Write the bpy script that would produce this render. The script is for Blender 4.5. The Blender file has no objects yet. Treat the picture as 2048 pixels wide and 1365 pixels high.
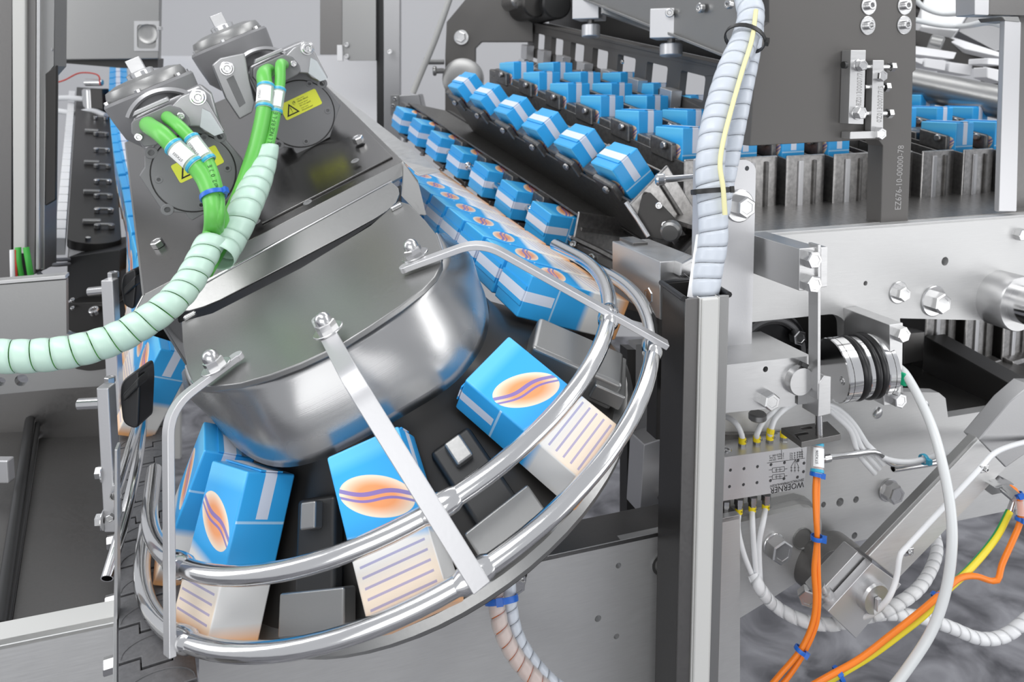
import bpy, math, random
from mathutils import Vector as V, Matrix as M
random.seed(7)
S = bpy.context.scene
COL = S.collection

# ------------------------------------------------------------------ camera
FPX, PPX, PPY, TH = 1500.0, 1024.0, 320.0, math.radians(5.5)
CAM = V((0, 0, 1.75))
RV = V((1, 0, 0)); FV = V((0, math.cos(TH), -math.sin(TH))); UV = V((0, math.sin(TH), math.cos(TH)))
cd = bpy.data.cameras.new('camera'); co = bpy.data.objects.new('camera', cd); COL.objects.link(co)
cd.sensor_width = 36.0; cd.lens = FPX / 2048 * 36.0
cd.shift_y = -(682.5 - PPY) / 2048          # tilt-shift lens: level verticals, axis above centre
cd.clip_start = 0.02; cd.clip_end = 60
cd.dof.use_dof = True; cd.dof.focus_distance = 1.0; cd.dof.aperture_fstop = 8.0
co.location = CAM; co.rotation_euler = (math.radians(90) - TH, 0, 0)
S.camera = co

# ------------------------------------------------------------------ light
w = bpy.data.worlds.new('world'); S.world = w; w.use_nodes = True
w.node_tree.nodes['Background'].inputs[0].default_value = (0.93, 0.95, 1.0, 1)
w.node_tree.nodes['Background'].inputs[1].default_value = 0.66
def lamp(name, loc, target, sx, sy, energy, col=(1, 1, 1)):
    l = bpy.data.lights.new(name, 'AREA'); l.shape = 'RECTANGLE'; l.size = sx; l.size_y = sy
    l.energy = energy; l.color = col
    o = bpy.data.objects.new(name, l); COL.objects.link(o)
    o.location = loc
    o.rotation_euler = (V(target) - V(loc)).to_track_quat('-Z', 'Y').to_euler()
    return o
lamp('ceiling_lamp_front', (-0.9, 0.2, 3.3), (-0.1, 1.2, 1.2), 2.4, 0.7, 30)
lamp('ceiling_lamp_rear', (0.4, 2.3, 3.5), (0.2, 1.9, 1.2), 3.2, 0.8, 22)
lamp('ceiling_lamp_right', (2.2, 0.5, 2.9), (0.5, 1.3, 1.0), 0.7, 2.0, 20)
lamp('fill_softbox_front', (-0.2, -1.7, 1.5), (0.1, 1.2, 1.0), 2.6, 1.6, 22)  # unseen softbox behind the camera, added to brighten the upright front plates
lamp('fill_softbox_low_right', (2.7, 0.2, 0.9), (0.6, 1.3, 1.0), 1.6, 1.4, 11)  # unseen low softbox, added to put a highlight on the right steel wall
lamp('fill_softbox_left', (-2.6, 0.8, 2.2), (-0.3, 1.3, 1.3), 0.8, 1.8, 14)  # unseen side softbox, added for highlights on the steel
S.view_settings.view_transform = 'Standard'
try: S.view_settings.look = 'None'
except Exception: pass
S.view_settings.exposure = 0.0; S.view_settings.gamma = 1.0
S.view_settings.use_curve_mapping = False

# ------------------------------------------------------------------ geometry of the place
def ray(x, y): return FV + RV * ((x - PPX) / FPX) - UV * ((y - PPY) / FPX)
def at(x, y, d): return CAM + ray(x, y) * d
def hit(x, y, pl):
    r = ray(x, y); return CAM + r * ((pl[0] - CAM).dot(pl[1]) / r.dot(pl[1]))
def dvp(x, y): return ray(x, y).normalized()
def off(pl, t): return (pl[0] + pl[1] * t, pl[1])
Z = V((0, 0, 1))
A = dvp(5500, 175); A.z = 0; A.normalize()           # along the machine front, to the right
NF = V((A.y, -A.x, 0))                               # machine front normal, towards the viewer
PM = (at(1700, 600, 1.30), NF)                       # right machine wall
PF = (at(230, 1240, 0.90), NF)                       # lower front wall
D0 = dvp(183, -288)                                  # climbing conveyor direction, away
DR = dvp(206, -197)                                  # direction of the carton rows, away
# carousel frame (C across, DD away, N axis)
N = V((-0.37010922, -0.17974472, 0.91143349)); DD = V((-0.38110164, 0.9241243, 0.02749211)); C = DD.cross(N)
DS = 1.2
OO = at(768.754, 740.937, 0.9 * DS)
def K(u, v, h): return OO + (C * u + DD * v + N * h) * DS
def HP(h): return (OO + N * (h * DS), N)
def DP(v): return (OO + DD * (v * DS), DD)
def loc_uvh(p):
    q = (p - OO) / DS; return q.dot(C), q.dot(DD), q.dot(N)

# ------------------------------------------------------------------ materials
def mat(name, col, rough=0.5, metal=0.0, noise=None, bump=0.0, alpha=1.0, spec=0.5, stretch=(1, 1, 1), var=0.0, scale=40, coat=0.0, trans=0.0, rvar=0.0):
    m = bpy.data.materials.new(name); m.use_nodes = True
    nt = m.node_tree; b = nt.nodes['Principled BSDF']
    b.inputs['Base Color'].default_value = (*col, 1); b.inputs['Roughness'].default_value = rough
    b.inputs['Metallic'].default_value = metal; b.inputs['Specular IOR Level'].default_value = spec
    b.inputs['Coat Weight'].default_value = coat
    if bump or var or rvar:
        tc = nt.nodes.new('ShaderNodeTexCoord'); mp = nt.nodes.new('ShaderNodeMapping')
        mp.inputs['Scale'].default_value = stretch
        n = nt.nodes.new('ShaderNodeTexNoise'); n.inputs['Scale'].default_value = scale; n.inputs['Detail'].default_value = 4
        nt.links.new(tc.outputs['Object'], mp.inputs[0]); nt.links.new(mp.outputs[0], n.inputs['Vector'])
        if bump:
            bp = nt.nodes.new('ShaderNodeBump'); bp.inputs['Strength'].default_value = bump; bp.inputs['Distance'].default_value = 0.001
            nt.links.new(n.outputs['Fac'], bp.inputs['Height']); nt.links.new(bp.outputs[0], b.inputs['Normal'])
        if var:
            r = nt.nodes.new('ShaderNodeMapRange'); r.inputs[1].default_value = 0.3; r.inputs[2].default_value = 0.7
            r.inputs[3].default_value = 1 - var; r.inputs[4].default_value = 1 + var
            mx = nt.nodes.new('ShaderNodeMix'); mx.data_type = 'RGBA'; mx.blend_type = 'MULTIPLY'; mx.inputs[0].default_value = 1
            mx.inputs[6].default_value = (*col, 1)
            nt.links.new(n.outputs['Fac'], r.inputs[0]); nt.links.new(r.outputs[0], mx.inputs[7]); nt.links.new(mx.outputs[2], b.inputs['Base Color'])
        if rvar:
            r2 = nt.nodes.new('ShaderNodeMapRange'); r2.inputs[1].default_value = 0.3; r2.inputs[2].default_value = 0.7
            r2.inputs[3].default_value = rough - rvar; r2.inputs[4].default_value = rough + rvar
            nt.links.new(n.outputs['Fac'], r2.inputs[0]); nt.links.new(r2.outputs[0], b.inputs['Roughness'])
    if alpha < 1:
        b.inputs['Alpha'].default_value = alpha
    if trans:
        b.inputs['Transmission Weight'].default_value = trans
    return m
STEEL = mat('brushed_steel', (0.56, 0.56, 0.56), 0.33, 0.85, bump=0.05, stretch=(.05, .05, 1), scale=900, rvar=0.05)
PLATE = mat('ground_steel_plate', (0.58, 0.58, 0.575), 0.42, 0.6, bump=0.05, stretch=(.04, .04, 1), scale=800, rvar=0.05, var=0.04)
SATIN = mat('satin_steel', (0.33, 0.33, 0.325), 0.34, 0.85, bump=0.06, scale=300, rvar=0.03)
DRUM = mat('drum_steel', (0.50, 0.50, 0.50), 0.30, 0.95, bump=0.05, stretch=(1, 1, .06), scale=700, rvar=0.06)
POLISH = mat('polished_dark_sheet', (0.25, 0.245, 0.24), 0.24, 1.0, bump=0.03, scale=200, rvar=0.03)
DARKST = mat('dark_steel', (0.20, 0.195, 0.19), 0.38, 0.9, bump=0.06, scale=200, rvar=0.05)
ALU = mat('aluminium', (0.62, 0.62, 0.63), 0.38, 0.75, bump=0.08, scale=250)
CHROME = mat('bright_zinc', (0.62, 0.62, 0.62), 0.20, 1.0, bump=0.05, scale=400)
ROD = mat('polished_rod', (0.72, 0.72, 0.72), 0.14, 1.0, bump=0.03, scale=150)
GPAINT = mat('grey_motor_paint', (0.20, 0.20, 0.205), 0.45, 0.0, bump=0.06, scale=500)
GCAST = mat('grey_casting', (0.38, 0.38, 0.385), 0.36, 0.75, bump=0.1, scale=300)
PAINTPL = mat('grey_coated_plate', (0.115, 0.11, 0.105), 0.5, 0.35, bump=0.05, scale=600)
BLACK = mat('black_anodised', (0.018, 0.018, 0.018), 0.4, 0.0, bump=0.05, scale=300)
BLACKMET = mat('black_metal', (0.05, 0.048, 0.046), 0.35, 0.6, bump=0.05, scale=300)
RUBBER = mat('black_rubber', (0.012, 0.012, 0.013), 0.35)
CHAINP = mat('grey_chain_plastic', (0.135, 0.135, 0.14), 0.42, 0.0, bump=0.12, scale=250, var=0.12)
CASS = mat('cassette_steel', (0.16, 0.155, 0.15), 0.34, 0.75, bump=0.1, scale=120, var=0.2)
CASSL = mat('cassette_light_steel', (0.42, 0.41, 0.40), 0.3, 0.95, bump=0.1, scale=120, var=0.2)
WALLM = mat('hall_wall_paint', (0.72, 0.72, 0.73), 0.6, bump=0.03, scale=80)
WHITE = mat('white_enamel', (0.86, 0.86, 0.87), 0.35)
WHITEPL = mat('white_plastic', (0.80, 0.80, 0.80), 0.4)
LPAINT = mat('light_grey_profile', (0.50, 0.50, 0.48), 0.45)
PALE = mat('pale_profile_cover', (0.62, 0.62, 0.60), 0.42)
GREEN = mat('green_cable_sheath', (0.13, 0.50, 0.085), 0.36)
GREEN2 = mat('dark_green_cable', (0.06, 0.42, 0.06), 0.4)
BLUE = mat('blue_cable_tie', (0.015, 0.13, 0.55), 0.35)
LBLUE = mat('light_blue_tape', (0.05, 0.42, 0.62), 0.3)
ORANGE = mat('orange_cable_sheath', (0.88, 0.22, 0.015), 0.38)
YELLOW = mat('yellow_cable_sheath', (0.80, 0.66, 0.03), 0.4)
YEL = mat('yellow_label', (0.82, 0.86, 0.06), 0.45)
FERR = mat('yellow_ferrule', (0.90, 0.70, 0.01), 0.4)
INK = mat('black_ink', (0.012, 0.012, 0.012), 0.6)
LABEL = mat('white_label_paper', (0.88, 0.88, 0.88), 0.5)
TUBEW = mat('white_pneumatic_tube', (0.80, 0.81, 0.82), 0.32)
TUBEC = mat('milky_tube', (0.72, 0.74, 0.74), 0.28)
RED = mat('red_wire', (0.6, 0.05, 0.03), 0.4)
TEAL = mat('green_push_fitting', (0.0, 0.42, 0.20), 0.4)
ENGR = mat('engraved_mark', (0.36, 0.355, 0.35), 0.5, 0.6)
def brushed_round(name, col, rough, axis):
    m = bpy.data.materials.new(name); m.use_nodes = True; nt = m.node_tree; b = nt.nodes['Principled BSDF']
    b.inputs['Base Color'].default_value = (*col, 1); b.inputs['Metallic'].default_value = .95
    tc = nt.nodes.new('ShaderNodeTexCoord'); d = nt.nodes.new('ShaderNodeVectorMath'); d.operation = 'DOT_PRODUCT'; d.inputs[1].default_value = tuple(axis * 1500)
    n = nt.nodes.new('ShaderNodeTexNoise'); n.noise_dimensions = '1D'; n.inputs['Scale'].default_value = 1; n.inputs['Detail'].default_value = 2
    n2 = nt.nodes.new('ShaderNodeTexNoise'); n2.inputs['Scale'].default_value = 9
    r = nt.nodes.new('ShaderNodeMapRange'); r.inputs[1].default_value = .3; r.inputs[2].default_value = .7; r.inputs[3].default_value = rough - .07; r.inputs[4].default_value = rough + .07
    bp = nt.nodes.new('ShaderNodeBump'); bp.inputs['Strength'].default_value = .10; bp.inputs['Distance'].default_value = .0006
    nt.links.new(tc.outputs['Object'], d.inputs[0]); nt.links.new(d.outputs['Value'], n.inputs['W']); nt.links.new(n.outputs['Fac'], bp.inputs['Height']); nt.links.new(bp.outputs[0], b.inputs['Normal'])
    nt.links.new(tc.outputs['Object'], n2.inputs['Vector']); nt.links.new(n2.outputs['Fac'], r.inputs[0]); nt.links.new(r.outputs[0], b.inputs['Roughness'])
    return m
DRUM = brushed_round('drum_steel_brushed', (0.44, 0.44, 0.44), 0.27, N)
def wrap_mat(name, col, tr, rough=0.28):
    m = bpy.data.materials.new(name); m.use_nodes = True; nt = m.node_tree
    b = nt.nodes['Principled BSDF']; b.inputs['Base Color'].default_value = (*col, 1); b.inputs['Roughness'].default_value = rough
    t = nt.nodes.new('ShaderNodeBsdfTransparent'); x = nt.nodes.new('ShaderNodeMixShader'); x.inputs[0].default_value = tr
    nt.links.new(b.outputs[0], x.inputs[1]); nt.links.new(t.outputs[0], x.inputs[2])
    nt.links.new(x.outputs[0], nt.nodes['Material Output'].inputs['Surface'])
    return m
GWRAP = wrap_mat('milky_green_spiral', (0.66, 0.88, 0.76), 0.22)
CWRAP = wrap_mat('clear_spiral', (0.74, 0.79, 0.86), 0.30)
PWRAP = wrap_mat('pinkish_clear_spiral', (0.80, 0.74, 0.70), 0.45)
CLEAR = wrap_mat('clear_film', (0.85, 0.9, 0.92), 0.6, 0.12)

def floor_mat():
    m = bpy.data.materials.new('mottled_floor'); m.use_nodes = True; nt = m.node_tree; b = nt.nodes['Principled BSDF']
    tc = nt.nodes.new('ShaderNodeTexCoord'); n = nt.nodes.new('ShaderNodeTexNoise'); n.inputs['Scale'].default_value = 5; n.inputs['Detail'].default_value = 8; n.inputs['Distortion'].default_value = 1.2
    r = nt.nodes.new('ShaderNodeValToRGB'); r.color_ramp.elements[0].position = 0.35; r.color_ramp.elements[0].color = (0.075, 0.075, 0.085, 1)
    r.color_ramp.elements[1].position = 0.72; r.color_ramp.elements[1].color = (0.36, 0.36, 0.385, 1)
    nt.links.new(tc.outputs['Object'], n.inputs['Vector']); nt.links.new(n.outputs['Fac'], r.inputs[0]); nt.links.new(r.outputs[0], b.inputs['Base Color'])
    b.inputs['Roughness'].default_value = 0.35
    return m

def carton_mats(h, wd, t):
    """front print and side print, in the carton's own coordinates (z up, x along, y outwards)"""
    def base(name):
        m = bpy.data.materials.new(name); m.use_nodes = True; nt = m.node_tree; b = nt.nodes['Principled BSDF']; b.inputs['Roughness'].default_value = 0.3
        tc = nt.nodes.new('ShaderNodeTexCoord'); sp = nt.nodes.new('ShaderNodeSeparateXYZ'); nt.links.new(tc.outputs['Object'], sp.inputs[0])
        return m, nt, b, sp
    def math_(nt, op, a, bb=None, c=None):
        n = nt.nodes.new('ShaderNodeMath'); n.operation = op
        for i, v in enumerate((a, bb, c)):
            if v is None: continue
            if isinstance(v, (int, float)): n.inputs[i].default_value = v
            else: nt.links.new(v, n.inputs[i])
        return n.outputs[0]
    def mix(nt, f, c1, c2):
        n = nt.nodes.new('ShaderNodeMix'); n.data_type = 'RGBA'
        nt.links.new(f, n.inputs[0])
        for i, c in ((6, c1), (7, c2)):
            if isinstance(c, tuple): n.inputs[i].default_value = (*c, 1)
            else: nt.links.new(c, n.inputs[i])
        return n.outputs[2]
    BL = (0.04, 0.41, 0.86); WH = (0.88, 0.87, 0.84); CR = (0.87, 0.74, 0.60); OR = (0.87, 0.44, 0.19); VI = (0.16, 0.15, 0.50); DBL = (0.02, 0.16, 0.50)
    m, nt, b, sp = base('carton_front_print'); x, y, z = sp.outputs
    step = lambda v, e, s: math_(nt, 'MULTIPLY_ADD', math_(nt, 'SUBTRACT', v, e), s, 0.5)
    def sat(v): n = nt.nodes.new('ShaderNodeClamp'); nt.links.new(v, n.inputs[0]); return n.outputs[0]
    lower = mix(nt, sat(step(z, -0.42 * h, 60)), OR, CR)
    lower = mix(nt, sat(step(z, -0.22 * h, 40)), lower, WH)
    # thin violet text lines in the lower part
    s = math_(nt, 'SINE', math_(nt, 'MULTIPLY', z, 620)); lines = math_(nt, 'GREATER_THAN', s, 0.72)
    zone = math_(nt, 'MULTIPLY', math_(nt, 'LESS_THAN', z, -0.12 * h), math_(nt, 'GREATER_THAN', z, -0.40 * h))
    zone = math_(nt, 'MULTIPLY', zone, math_(nt, 'LESS_THAN', math_(nt, 'ABSOLUTE', x), 0.42 * wd))
    lower = mix(nt, math_(nt, 'MULTIPLY', math_(nt, 'MULTIPLY', lines, zone), 0.6), lower, VI)
    upper = mix(nt, sat(step(z, 0.40 * h, 80)), BL, (0.12, 0.55, 0.90))
    c = mix(nt, sat(step(z, math_(nt, 'MULTIPLY_ADD', x, 0.25, -0.06 * h), 90)), lower, upper)
    zt = math_(nt, 'MULTIPLY_ADD', x, -0.42, z); ex = math_(nt, 'DIVIDE', x, 0.45 * wd); ez = math_(nt, 'DIVIDE', math_(nt, 'SUBTRACT', zt, 0.17 * h), 0.125 * h)
    rr = math_(nt, 'ADD', math_(nt, 'MULTIPLY', ex, ex), math_(nt, 'MULTIPLY', ez, ez))
    em = mix(nt, sat(step(rr, 0.55, 1.6)), (0.84, 0.34, 0.14), (0.90, 0.74, 0.58))
    c = mix(nt, math_(nt, 'LESS_THAN', rr, 1.0), c, em)
    zs = math_(nt, 'MULTIPLY_ADD', math_(nt, 'SINE', math_(nt, 'MULTIPLY', x, 95)), 0.014 * h, zt)
    b1 = math_(nt, 'LESS_THAN', math_(nt, 'ABSOLUTE', math_(nt, 'SUBTRACT', zs, 0.190 * h)), 0.013 * h); b2 = math_(nt, 'LESS_THAN', math_(nt, 'ABSOLUTE', math_(nt, 'SUBTRACT', zs, 0.150 * h)), 0.008 * h)
    bar = math_(nt, 'MULTIPLY', math_(nt, 'MULTIPLY', math_(nt, 'MAXIMUM', b1, b2), math_(nt, 'LESS_THAN', rr, 1.0)), 0.85)
    c = mix(nt, bar, c, VI)
    nt.links.new(c, b.inputs['Base Color'])
    m2, nt, b, sp = base('carton_side_print'); x, y, z = sp.outputs
    def step(v, e, s): return math_(nt, 'MULTIPLY_ADD', math_(nt, 'SUBTRACT', v, e), s, 0.5)
    def sat(v): n = nt.nodes.new('ShaderNodeClamp'); nt.links.new(v, n.inputs[0]); return n.outputs[0]
    low = mix(nt, sat(step(z, -0.42 * h, 60)), OR, WH)
    c = mix(nt, sat(step(z, -0.10 * h, 90)), low, BL)
    line = math_(nt, 'LESS_THAN', math_(nt, 'ABSOLUTE', math_(nt, 'SUBTRACT', z, 0.20 * h)), 0.008 * h)
    c = mix(nt, math_(nt, 'MULTIPLY', line, 0.8), c, (0.5, 0.75, 0.95))
    st = math_(nt, 'MULTIPLY', math_(nt, 'LESS_THAN', math_(nt, 'ABSOLUTE', y), 0.12 * t), math_(nt, 'GREATER_THAN', z, 0.22 * h))
    c = mix(nt, math_(nt, 'MULTIPLY', st, 0.9), c, (0.80, 0.82, 0.90))
    nt.links.new(c, b.inputs['Base Color'])
    return m, m2

# ------------------------------------------------------------------ mesh builder
class MB:
    def __init__(s): s.v = []; s.f = []; s.mi = []; s.cur = 0
    def add(s, vs, fs):
        k = len(s.v); s.v += [V(p) for p in vs]; s.f += [tuple(i + k for i in f) for f in fs]; s.mi += [s.cur] * len(fs); return s
    def box(s, c, ax, ay, az, sx, sy, sz):
        ax, ay, az = ax.normalized() * sx / 2, ay.normalized() * sy / 2, az.normalized() * sz / 2
        vs = [c + ax * i + ay * j + az * k for k in (-1, 1) for j in (-1, 1) for i in (-1, 1)]
        return s.add(vs, [(0, 2, 3, 1), (4, 5, 7, 6), (0, 1, 5, 4), (2, 6, 7, 3), (0, 4, 6, 2), (1, 3, 7, 5)])
    def prism(s, pts, vec):
        n = len(pts); vs = list(pts) + [p + vec for p in pts]
        fs = [tuple(range(n))[::-1], tuple(range(n, 2 * n))] + [(i, (i + 1) % n, n + (i + 1) % n, n + i) for i in range(n)]
        return s.add(vs, fs)
    def lathe(s, p, ax, prof, seg=32, ang=(0, 2 * math.pi), ref=None, rf=None):
        ax = ax.normalized(); e1 = (ref or (V((1, 0, 0)) if abs(ax.x) < .8 else V((0, 1, 0)))); e1 = (e1 - ax * e1.dot(ax)).normalized(); e2 = ax.cross(e1)
        full = abs(ang[1] - ang[0] - 2 * math.pi) < 1e-6
        ns = seg if full else seg + 1; vs = []; fs = []
        for i in range(ns):
            a = ang[0] + (ang[1] - ang[0]) * i / seg
            d = e1 * math.cos(a) + e2 * math.sin(a)
            for j, (r, h) in enumerate(prof):
                k = rf(a, j) if rf else 1.0
                vs.append(p + d * (r * k) + ax * h)
        m = len(prof)
        for i in range(seg):
            i2 = (i + 1) % ns
            for j in range(m - 1): fs.append((i * m + j, i2 * m + j, i2 * m + j + 1, i * m + j + 1))
        return s.add(vs, fs)
    def cyl(s, p0, p1, r, seg=24, bev=0.0):
        ax = p1 - p0; L = ax.length; b = min(bev, r * .5, L * .4)
        prof = [(0, 0), (r - b, 0), (r, b), (r, L - b), (r - b, L), (0, L)] if b else [(0, 0), (r, 0), (r, L), (0, L)]
        return s.lathe(p0, ax, prof, seg)
    def tube(s, path, r, seg=12, rad=None, hollow=0.0):
        fr = frames(path); vs = []; fs = []; n = len(path)
        for i, (p, t, a, b) in enumerate(fr):
            rr = rad(i / (n - 1)) if rad else r
            vs += [p + (a * math.cos(2 * math.pi * k / seg) + b * math.sin(2 * math.pi * k / seg)) * rr for k in range(seg)]
        for i in range(n - 1):
            for k in range(seg):
                k2 = (k + 1) % seg; fs.append((i * seg + k, i * seg + k2, (i + 1) * seg + k2, (i + 1) * seg + k))
        if hollow:
            for e in (0, n - 1):
                p, t, a, b = fr[e]; base = len(vs); sg = 1 if e == 0 else -1
                for q, dd in ((hollow, 0), (hollow, r * 3)):
                    vs += [p + t * dd * sg + (a * math.cos(2 * math.pi * k / seg) + b * math.sin(2 * math.pi * k / seg)) * q for k in range(seg)]
                for k in range(seg):
                    k2 = (k + 1) % seg; o = e * seg
                    fs.append((o + k, base + k, base + k2, o + k2) if e == 0 else (o + k, o + k2, base + k2, base + k))
                    fs.append((base + k, base + seg + k, base + seg + k2, base + k2) if e == 0 else (base + k, base + k2, base + seg + k2, base + seg + k))
                fs.append(tuple(base + seg + k for k in range(seg)))
        else:
            fs.append(tuple(range(seg))[::-1]); fs.append(tuple((n - 1) * seg + k for k in range(seg)))
        return s.add(vs, fs)
    def sphere(s, c, r, seg=12, ax=Z, sq=1.0):
        prof = [(r * math.sin(math.pi * i / 8), -r * sq * math.cos(math.pi * i / 8)) for i in range(9)]
        return s.lathe(c, ax, prof, seg)
def frames(path):
    n = len(path); T = []
    for i in range(n):
        t = path[min(i + 1, n - 1)] - path[max(i - 1, 0)]; T.append(t.normalized())
    a = T[0].cross(Z); a = a if a.length > 1e-3 else T[0].cross(V((1, 0, 0))); a.normalize(); out = []
    for i in range(n):
        a = a - T[i] * a.dot(T[i]); a.normalize(); out.append((path[i], T[i], a.copy(), T[i].cross(a)))
    return out
def smooth(pts, n=8, step=None):
    P = [pts[0] * 2 - pts[1]] + list(pts) + [pts[-1] * 2 - pts[-2]]; out = []
    for i in range(1, len(P) - 2):
        for k in range(n):
            t = k / n; a, b, c, d = P[i - 1], P[i], P[i + 1], P[i + 2]
            out.append(0.5 * ((2 * b) + (c - a) * t + (2 * a - 5 * b + 4 * c - d) * t * t + (3 * b - a - 3 * c + d) * t ** 3))
    out.append(P[-2].copy())
    if step:
        L = [0.0]
        for i in range(1, len(out)): L.append(L[-1] + (out[i] - out[i - 1]).length)
        m = max(2, int(L[-1] / step) + 1); res = []; j = 0
        for k in range(m):
            s = L[-1] * k / (m - 1)
            while j < len(L) - 2 and L[j + 1] < s: j += 1
            f = (s - L[j]) / max(1e-9, L[j + 1] - L[j]); res.append(out[j].lerp(out[j + 1], min(1, max(0, f))))
        out = res
    return out
def pp(*q): return [at(*p) for p in q]

# ------------------------------------------------------------------ objects
WL = {}
def mesh_of(mb, name, m, sharp=0.6, origin=V((0, 0, 0))):
    me = bpy.data.meshes.new(name); me.from_pydata([tuple(p - origin) for p in mb.v], [], mb.f)
    for k in (m if isinstance(m, (list, tuple)) else [m]): me.materials.append(k)
    if isinstance(m, (list, tuple)): me.polygons.foreach_set('material_index', mb.mi)
    return fin(me, sharp)
def fin(me, sharp=0.6):
    import bmesh
    bm = bmesh.new(); bm.from_mesh(me); bmesh.ops.remove_doubles(bm, verts=bm.verts, dist=1e-6)
    bmesh.ops.recalc_face_normals(bm, faces=bm.faces); bm.to_mesh(me); bm.free()
    me.polygons.foreach_set('use_smooth', [True] * len(me.polygons)); me.set_sharp_from_angle(angle=sharp); me.update()
    return me
def link(name, me, parent=None):
    o = bpy.data.objects.new(name, me); COL.objects.link(o)
    if parent: o.parent = parent; WL[o.name] = WL[parent.name].copy()
    else: WL[o.name] = V((0, 0, 0))
    return o
def bev(o, wd, seg=2):
    if wd:
        b = o.modifiers.new('bevel', 'BEVEL'); b.width = wd; b.segments = seg; b.limit_method = 'ANGLE'; b.angle_limit = math.radians(40); b.harden_normals = True
    return o
def obj(name, mb, m, parent=None, bevel=0.0, sharp=0.6, label=None):
    o0 = WL[parent.name] if parent else V((0, 0, 0))
    if not parent:
        o0 = sum(mb.v, V((0, 0, 0))) / len(mb.v)
    o = link(name, mesh_of(mb, name, m, sharp, o0), parent)
    if not parent: o.location = o0; WL[o.name] = o0.copy()
    if label: o['label'] = label
    return bev(o, bevel)
def tag(o, label, cat, group=None, kind=None):
    if label: o['label'] = label
    if cat: o['category'] = cat
    if group: o['group'] = group
    if kind: o['kind'] = kind
    return o
def thing(name, label, cat, loc, group=None):
    o = bpy.data.objects.new(name, None); COL.objects.link(o); o.location = loc; o.empty_display_size = 0.02; WL[o.name] = V(loc)
    return tag(o, label, cat, group)
def basis(n, up=Z):
    n = n.normalized(); u = up - n * up.dot(n)
    if u.length < 1e-3: u = V((0, 1, 0)) - n * n.y
    u.normalize(); return u.cross(n), u, n       # x right, y up, z out
def mat4(x, y, z, p):
    return M(((x.x, y.x, z.x, p.x), (x.y, y.y, z.y, p.y), (x.z, y.z, z.z, p.z), (0, 0, 0, 1)))
def rounded(pts, r, seg=5):
    out = []; n = len(pts)
    for i in range(n):
        p, a, b = pts[i], pts[i - 1], pts[(i + 1) % n]
        rr = r[i] if isinstance(r, (list, tuple)) else r
        u, v = (a - p), (b - p); lu, lv = u.length, v.length
        if rr <= 0 or lu < 1e-6 or lv < 1e-6: out.append(p); continue
        k = min(rr, lu * .45, lv * .45); u, v = u / lu * k, v / lv * k
        for j in range(seg + 1):
            t = j / seg; out.append((p + u) * (1 - t) ** 2 + p * 2 * t * (1 - t) + (p + v) * t * t)
    return out
def curve_plate(outer, holes, pl, thick, bevel=0.0):
    """polygon with holes lying in a plane (front face on the plane), thick backwards"""
    x, y, n = basis(pl[1]); p0 = pl[0]
    cu = bpy.data.curves.new('tmp', 'CURVE'); cu.dimensions = '2D'; cu.fill_mode = 'BOTH'; cu.extrude = thick / 2; cu.bevel_depth = 0
    for ring in [outer] + holes:
        sp = cu.splines.new('POLY'); sp.points.add(len(ring) - 1); sp.use_cyclic_u = True
        for q, P in zip(sp.points, ring): q.co = ((P - p0).dot(x), (P - p0).dot(y), 0, 1)
    o = bpy.data.objects.new('tmp', cu); COL.objects.link(o)
    dg = bpy.context.evaluated_depsgraph_get(); me = bpy.data.meshes.new_from_object(o.evaluated_get(dg))
    bpy.data.objects.remove(o); bpy.data.curves.remove(cu)
    Mx = mat4(x, y, n, p0 - n * (thick / 2))
    return me, Mx
def circ(c, r, pl, seg=20):
    x, y, n = basis(pl[1]); return [c + x * r * math.cos(2 * math.pi * k / seg) + y * r * math.sin(2 * math.pi * k / seg) for k in range(seg)]
def plate(name, px, pl, thick, m, parent=None, holes=(), r=0.0, bevel=0.0008, label=None, world=False):
    """px: pixels on plane pl (or world points).  holes: (px, py, radius_px) or list of pixels."""
    outer = px if world else [hit(x, y, pl) for x, y in px]
    if r: outer = rounded(outer, r)
    hs = []
    for h in holes:
        if isinstance(h, tuple):
            c = hit(h[0], h[1], pl); d = (c - CAM).dot(FV); hs.append(circ(c, h[2] * d / FPX, pl))
        else: hs.append(rounded([hit(x, y, pl) for x, y in h], 0.012))
    me, Mx = curve_plate(outer, hs, pl, thick)
    me.transform(Mx); o0 = WL[parent.name] if parent else pl[0]
    me.transform(M.Translation(-o0)); me.name = name
    me.materials.clear(); me.materials.append(m); fin(me, 0.2 if holes else 0.5)
    o = link(name, me, parent)
    if not parent: o.location = o0; WL[o.name] = V(o0)
    if label: o['label'] = label
    return bev(o, 0 if holes else bevel)
# ---- fasteners (unit meshes, shared)
def _hex(r, h0, h1, ch=0.12):
    mb = MB(); k = 6; ps = [(math.cos(math.pi / 3 * i), math.sin(math.pi / 3 * i)) for i in range(6)]
    R = r / math.cos(math.pi / 6)
    rings = [(R, h0), (R, h1 - ch), (R * .88, h1), (R * .62, h1), (R * .58, h1 - ch * .4)]
    vs = [V((a * q, b * q, h)) for q, h in rings for a, b in ps]; fs = []
    for j in range(len(rings) - 1):
        for i in range(6): fs.append((j * 6 + i, j * 6 + (i + 1) % 6, (j + 1) * 6 + (i + 1) % 6, (j + 1) * 6 + i))
    fs.append(tuple(24 + i for i in range(6))); mb.add(vs, fs); return mb
O3 = V((0, 0, 0))
UNIT = {}
def unit(key, mb, m, sharp=0.5):
    UNIT[key] = mesh_of(mb, key, m, sharp)
unit('hex', _hex(1, 0, 1.25), CHROME)
unit('washer', MB().lathe(O3, Z, [(0.5, -.02), (1.45, -.02), (1.5, .03), (1.5, .17), (1.42, .22), (0.5, .22)], 28), CHROME)
unit('spring', MB().lathe(O3, Z, [(0.5, .2), (1.12, .2), (1.12, .38), (0.5, .38)], 24), CHROME)
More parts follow.
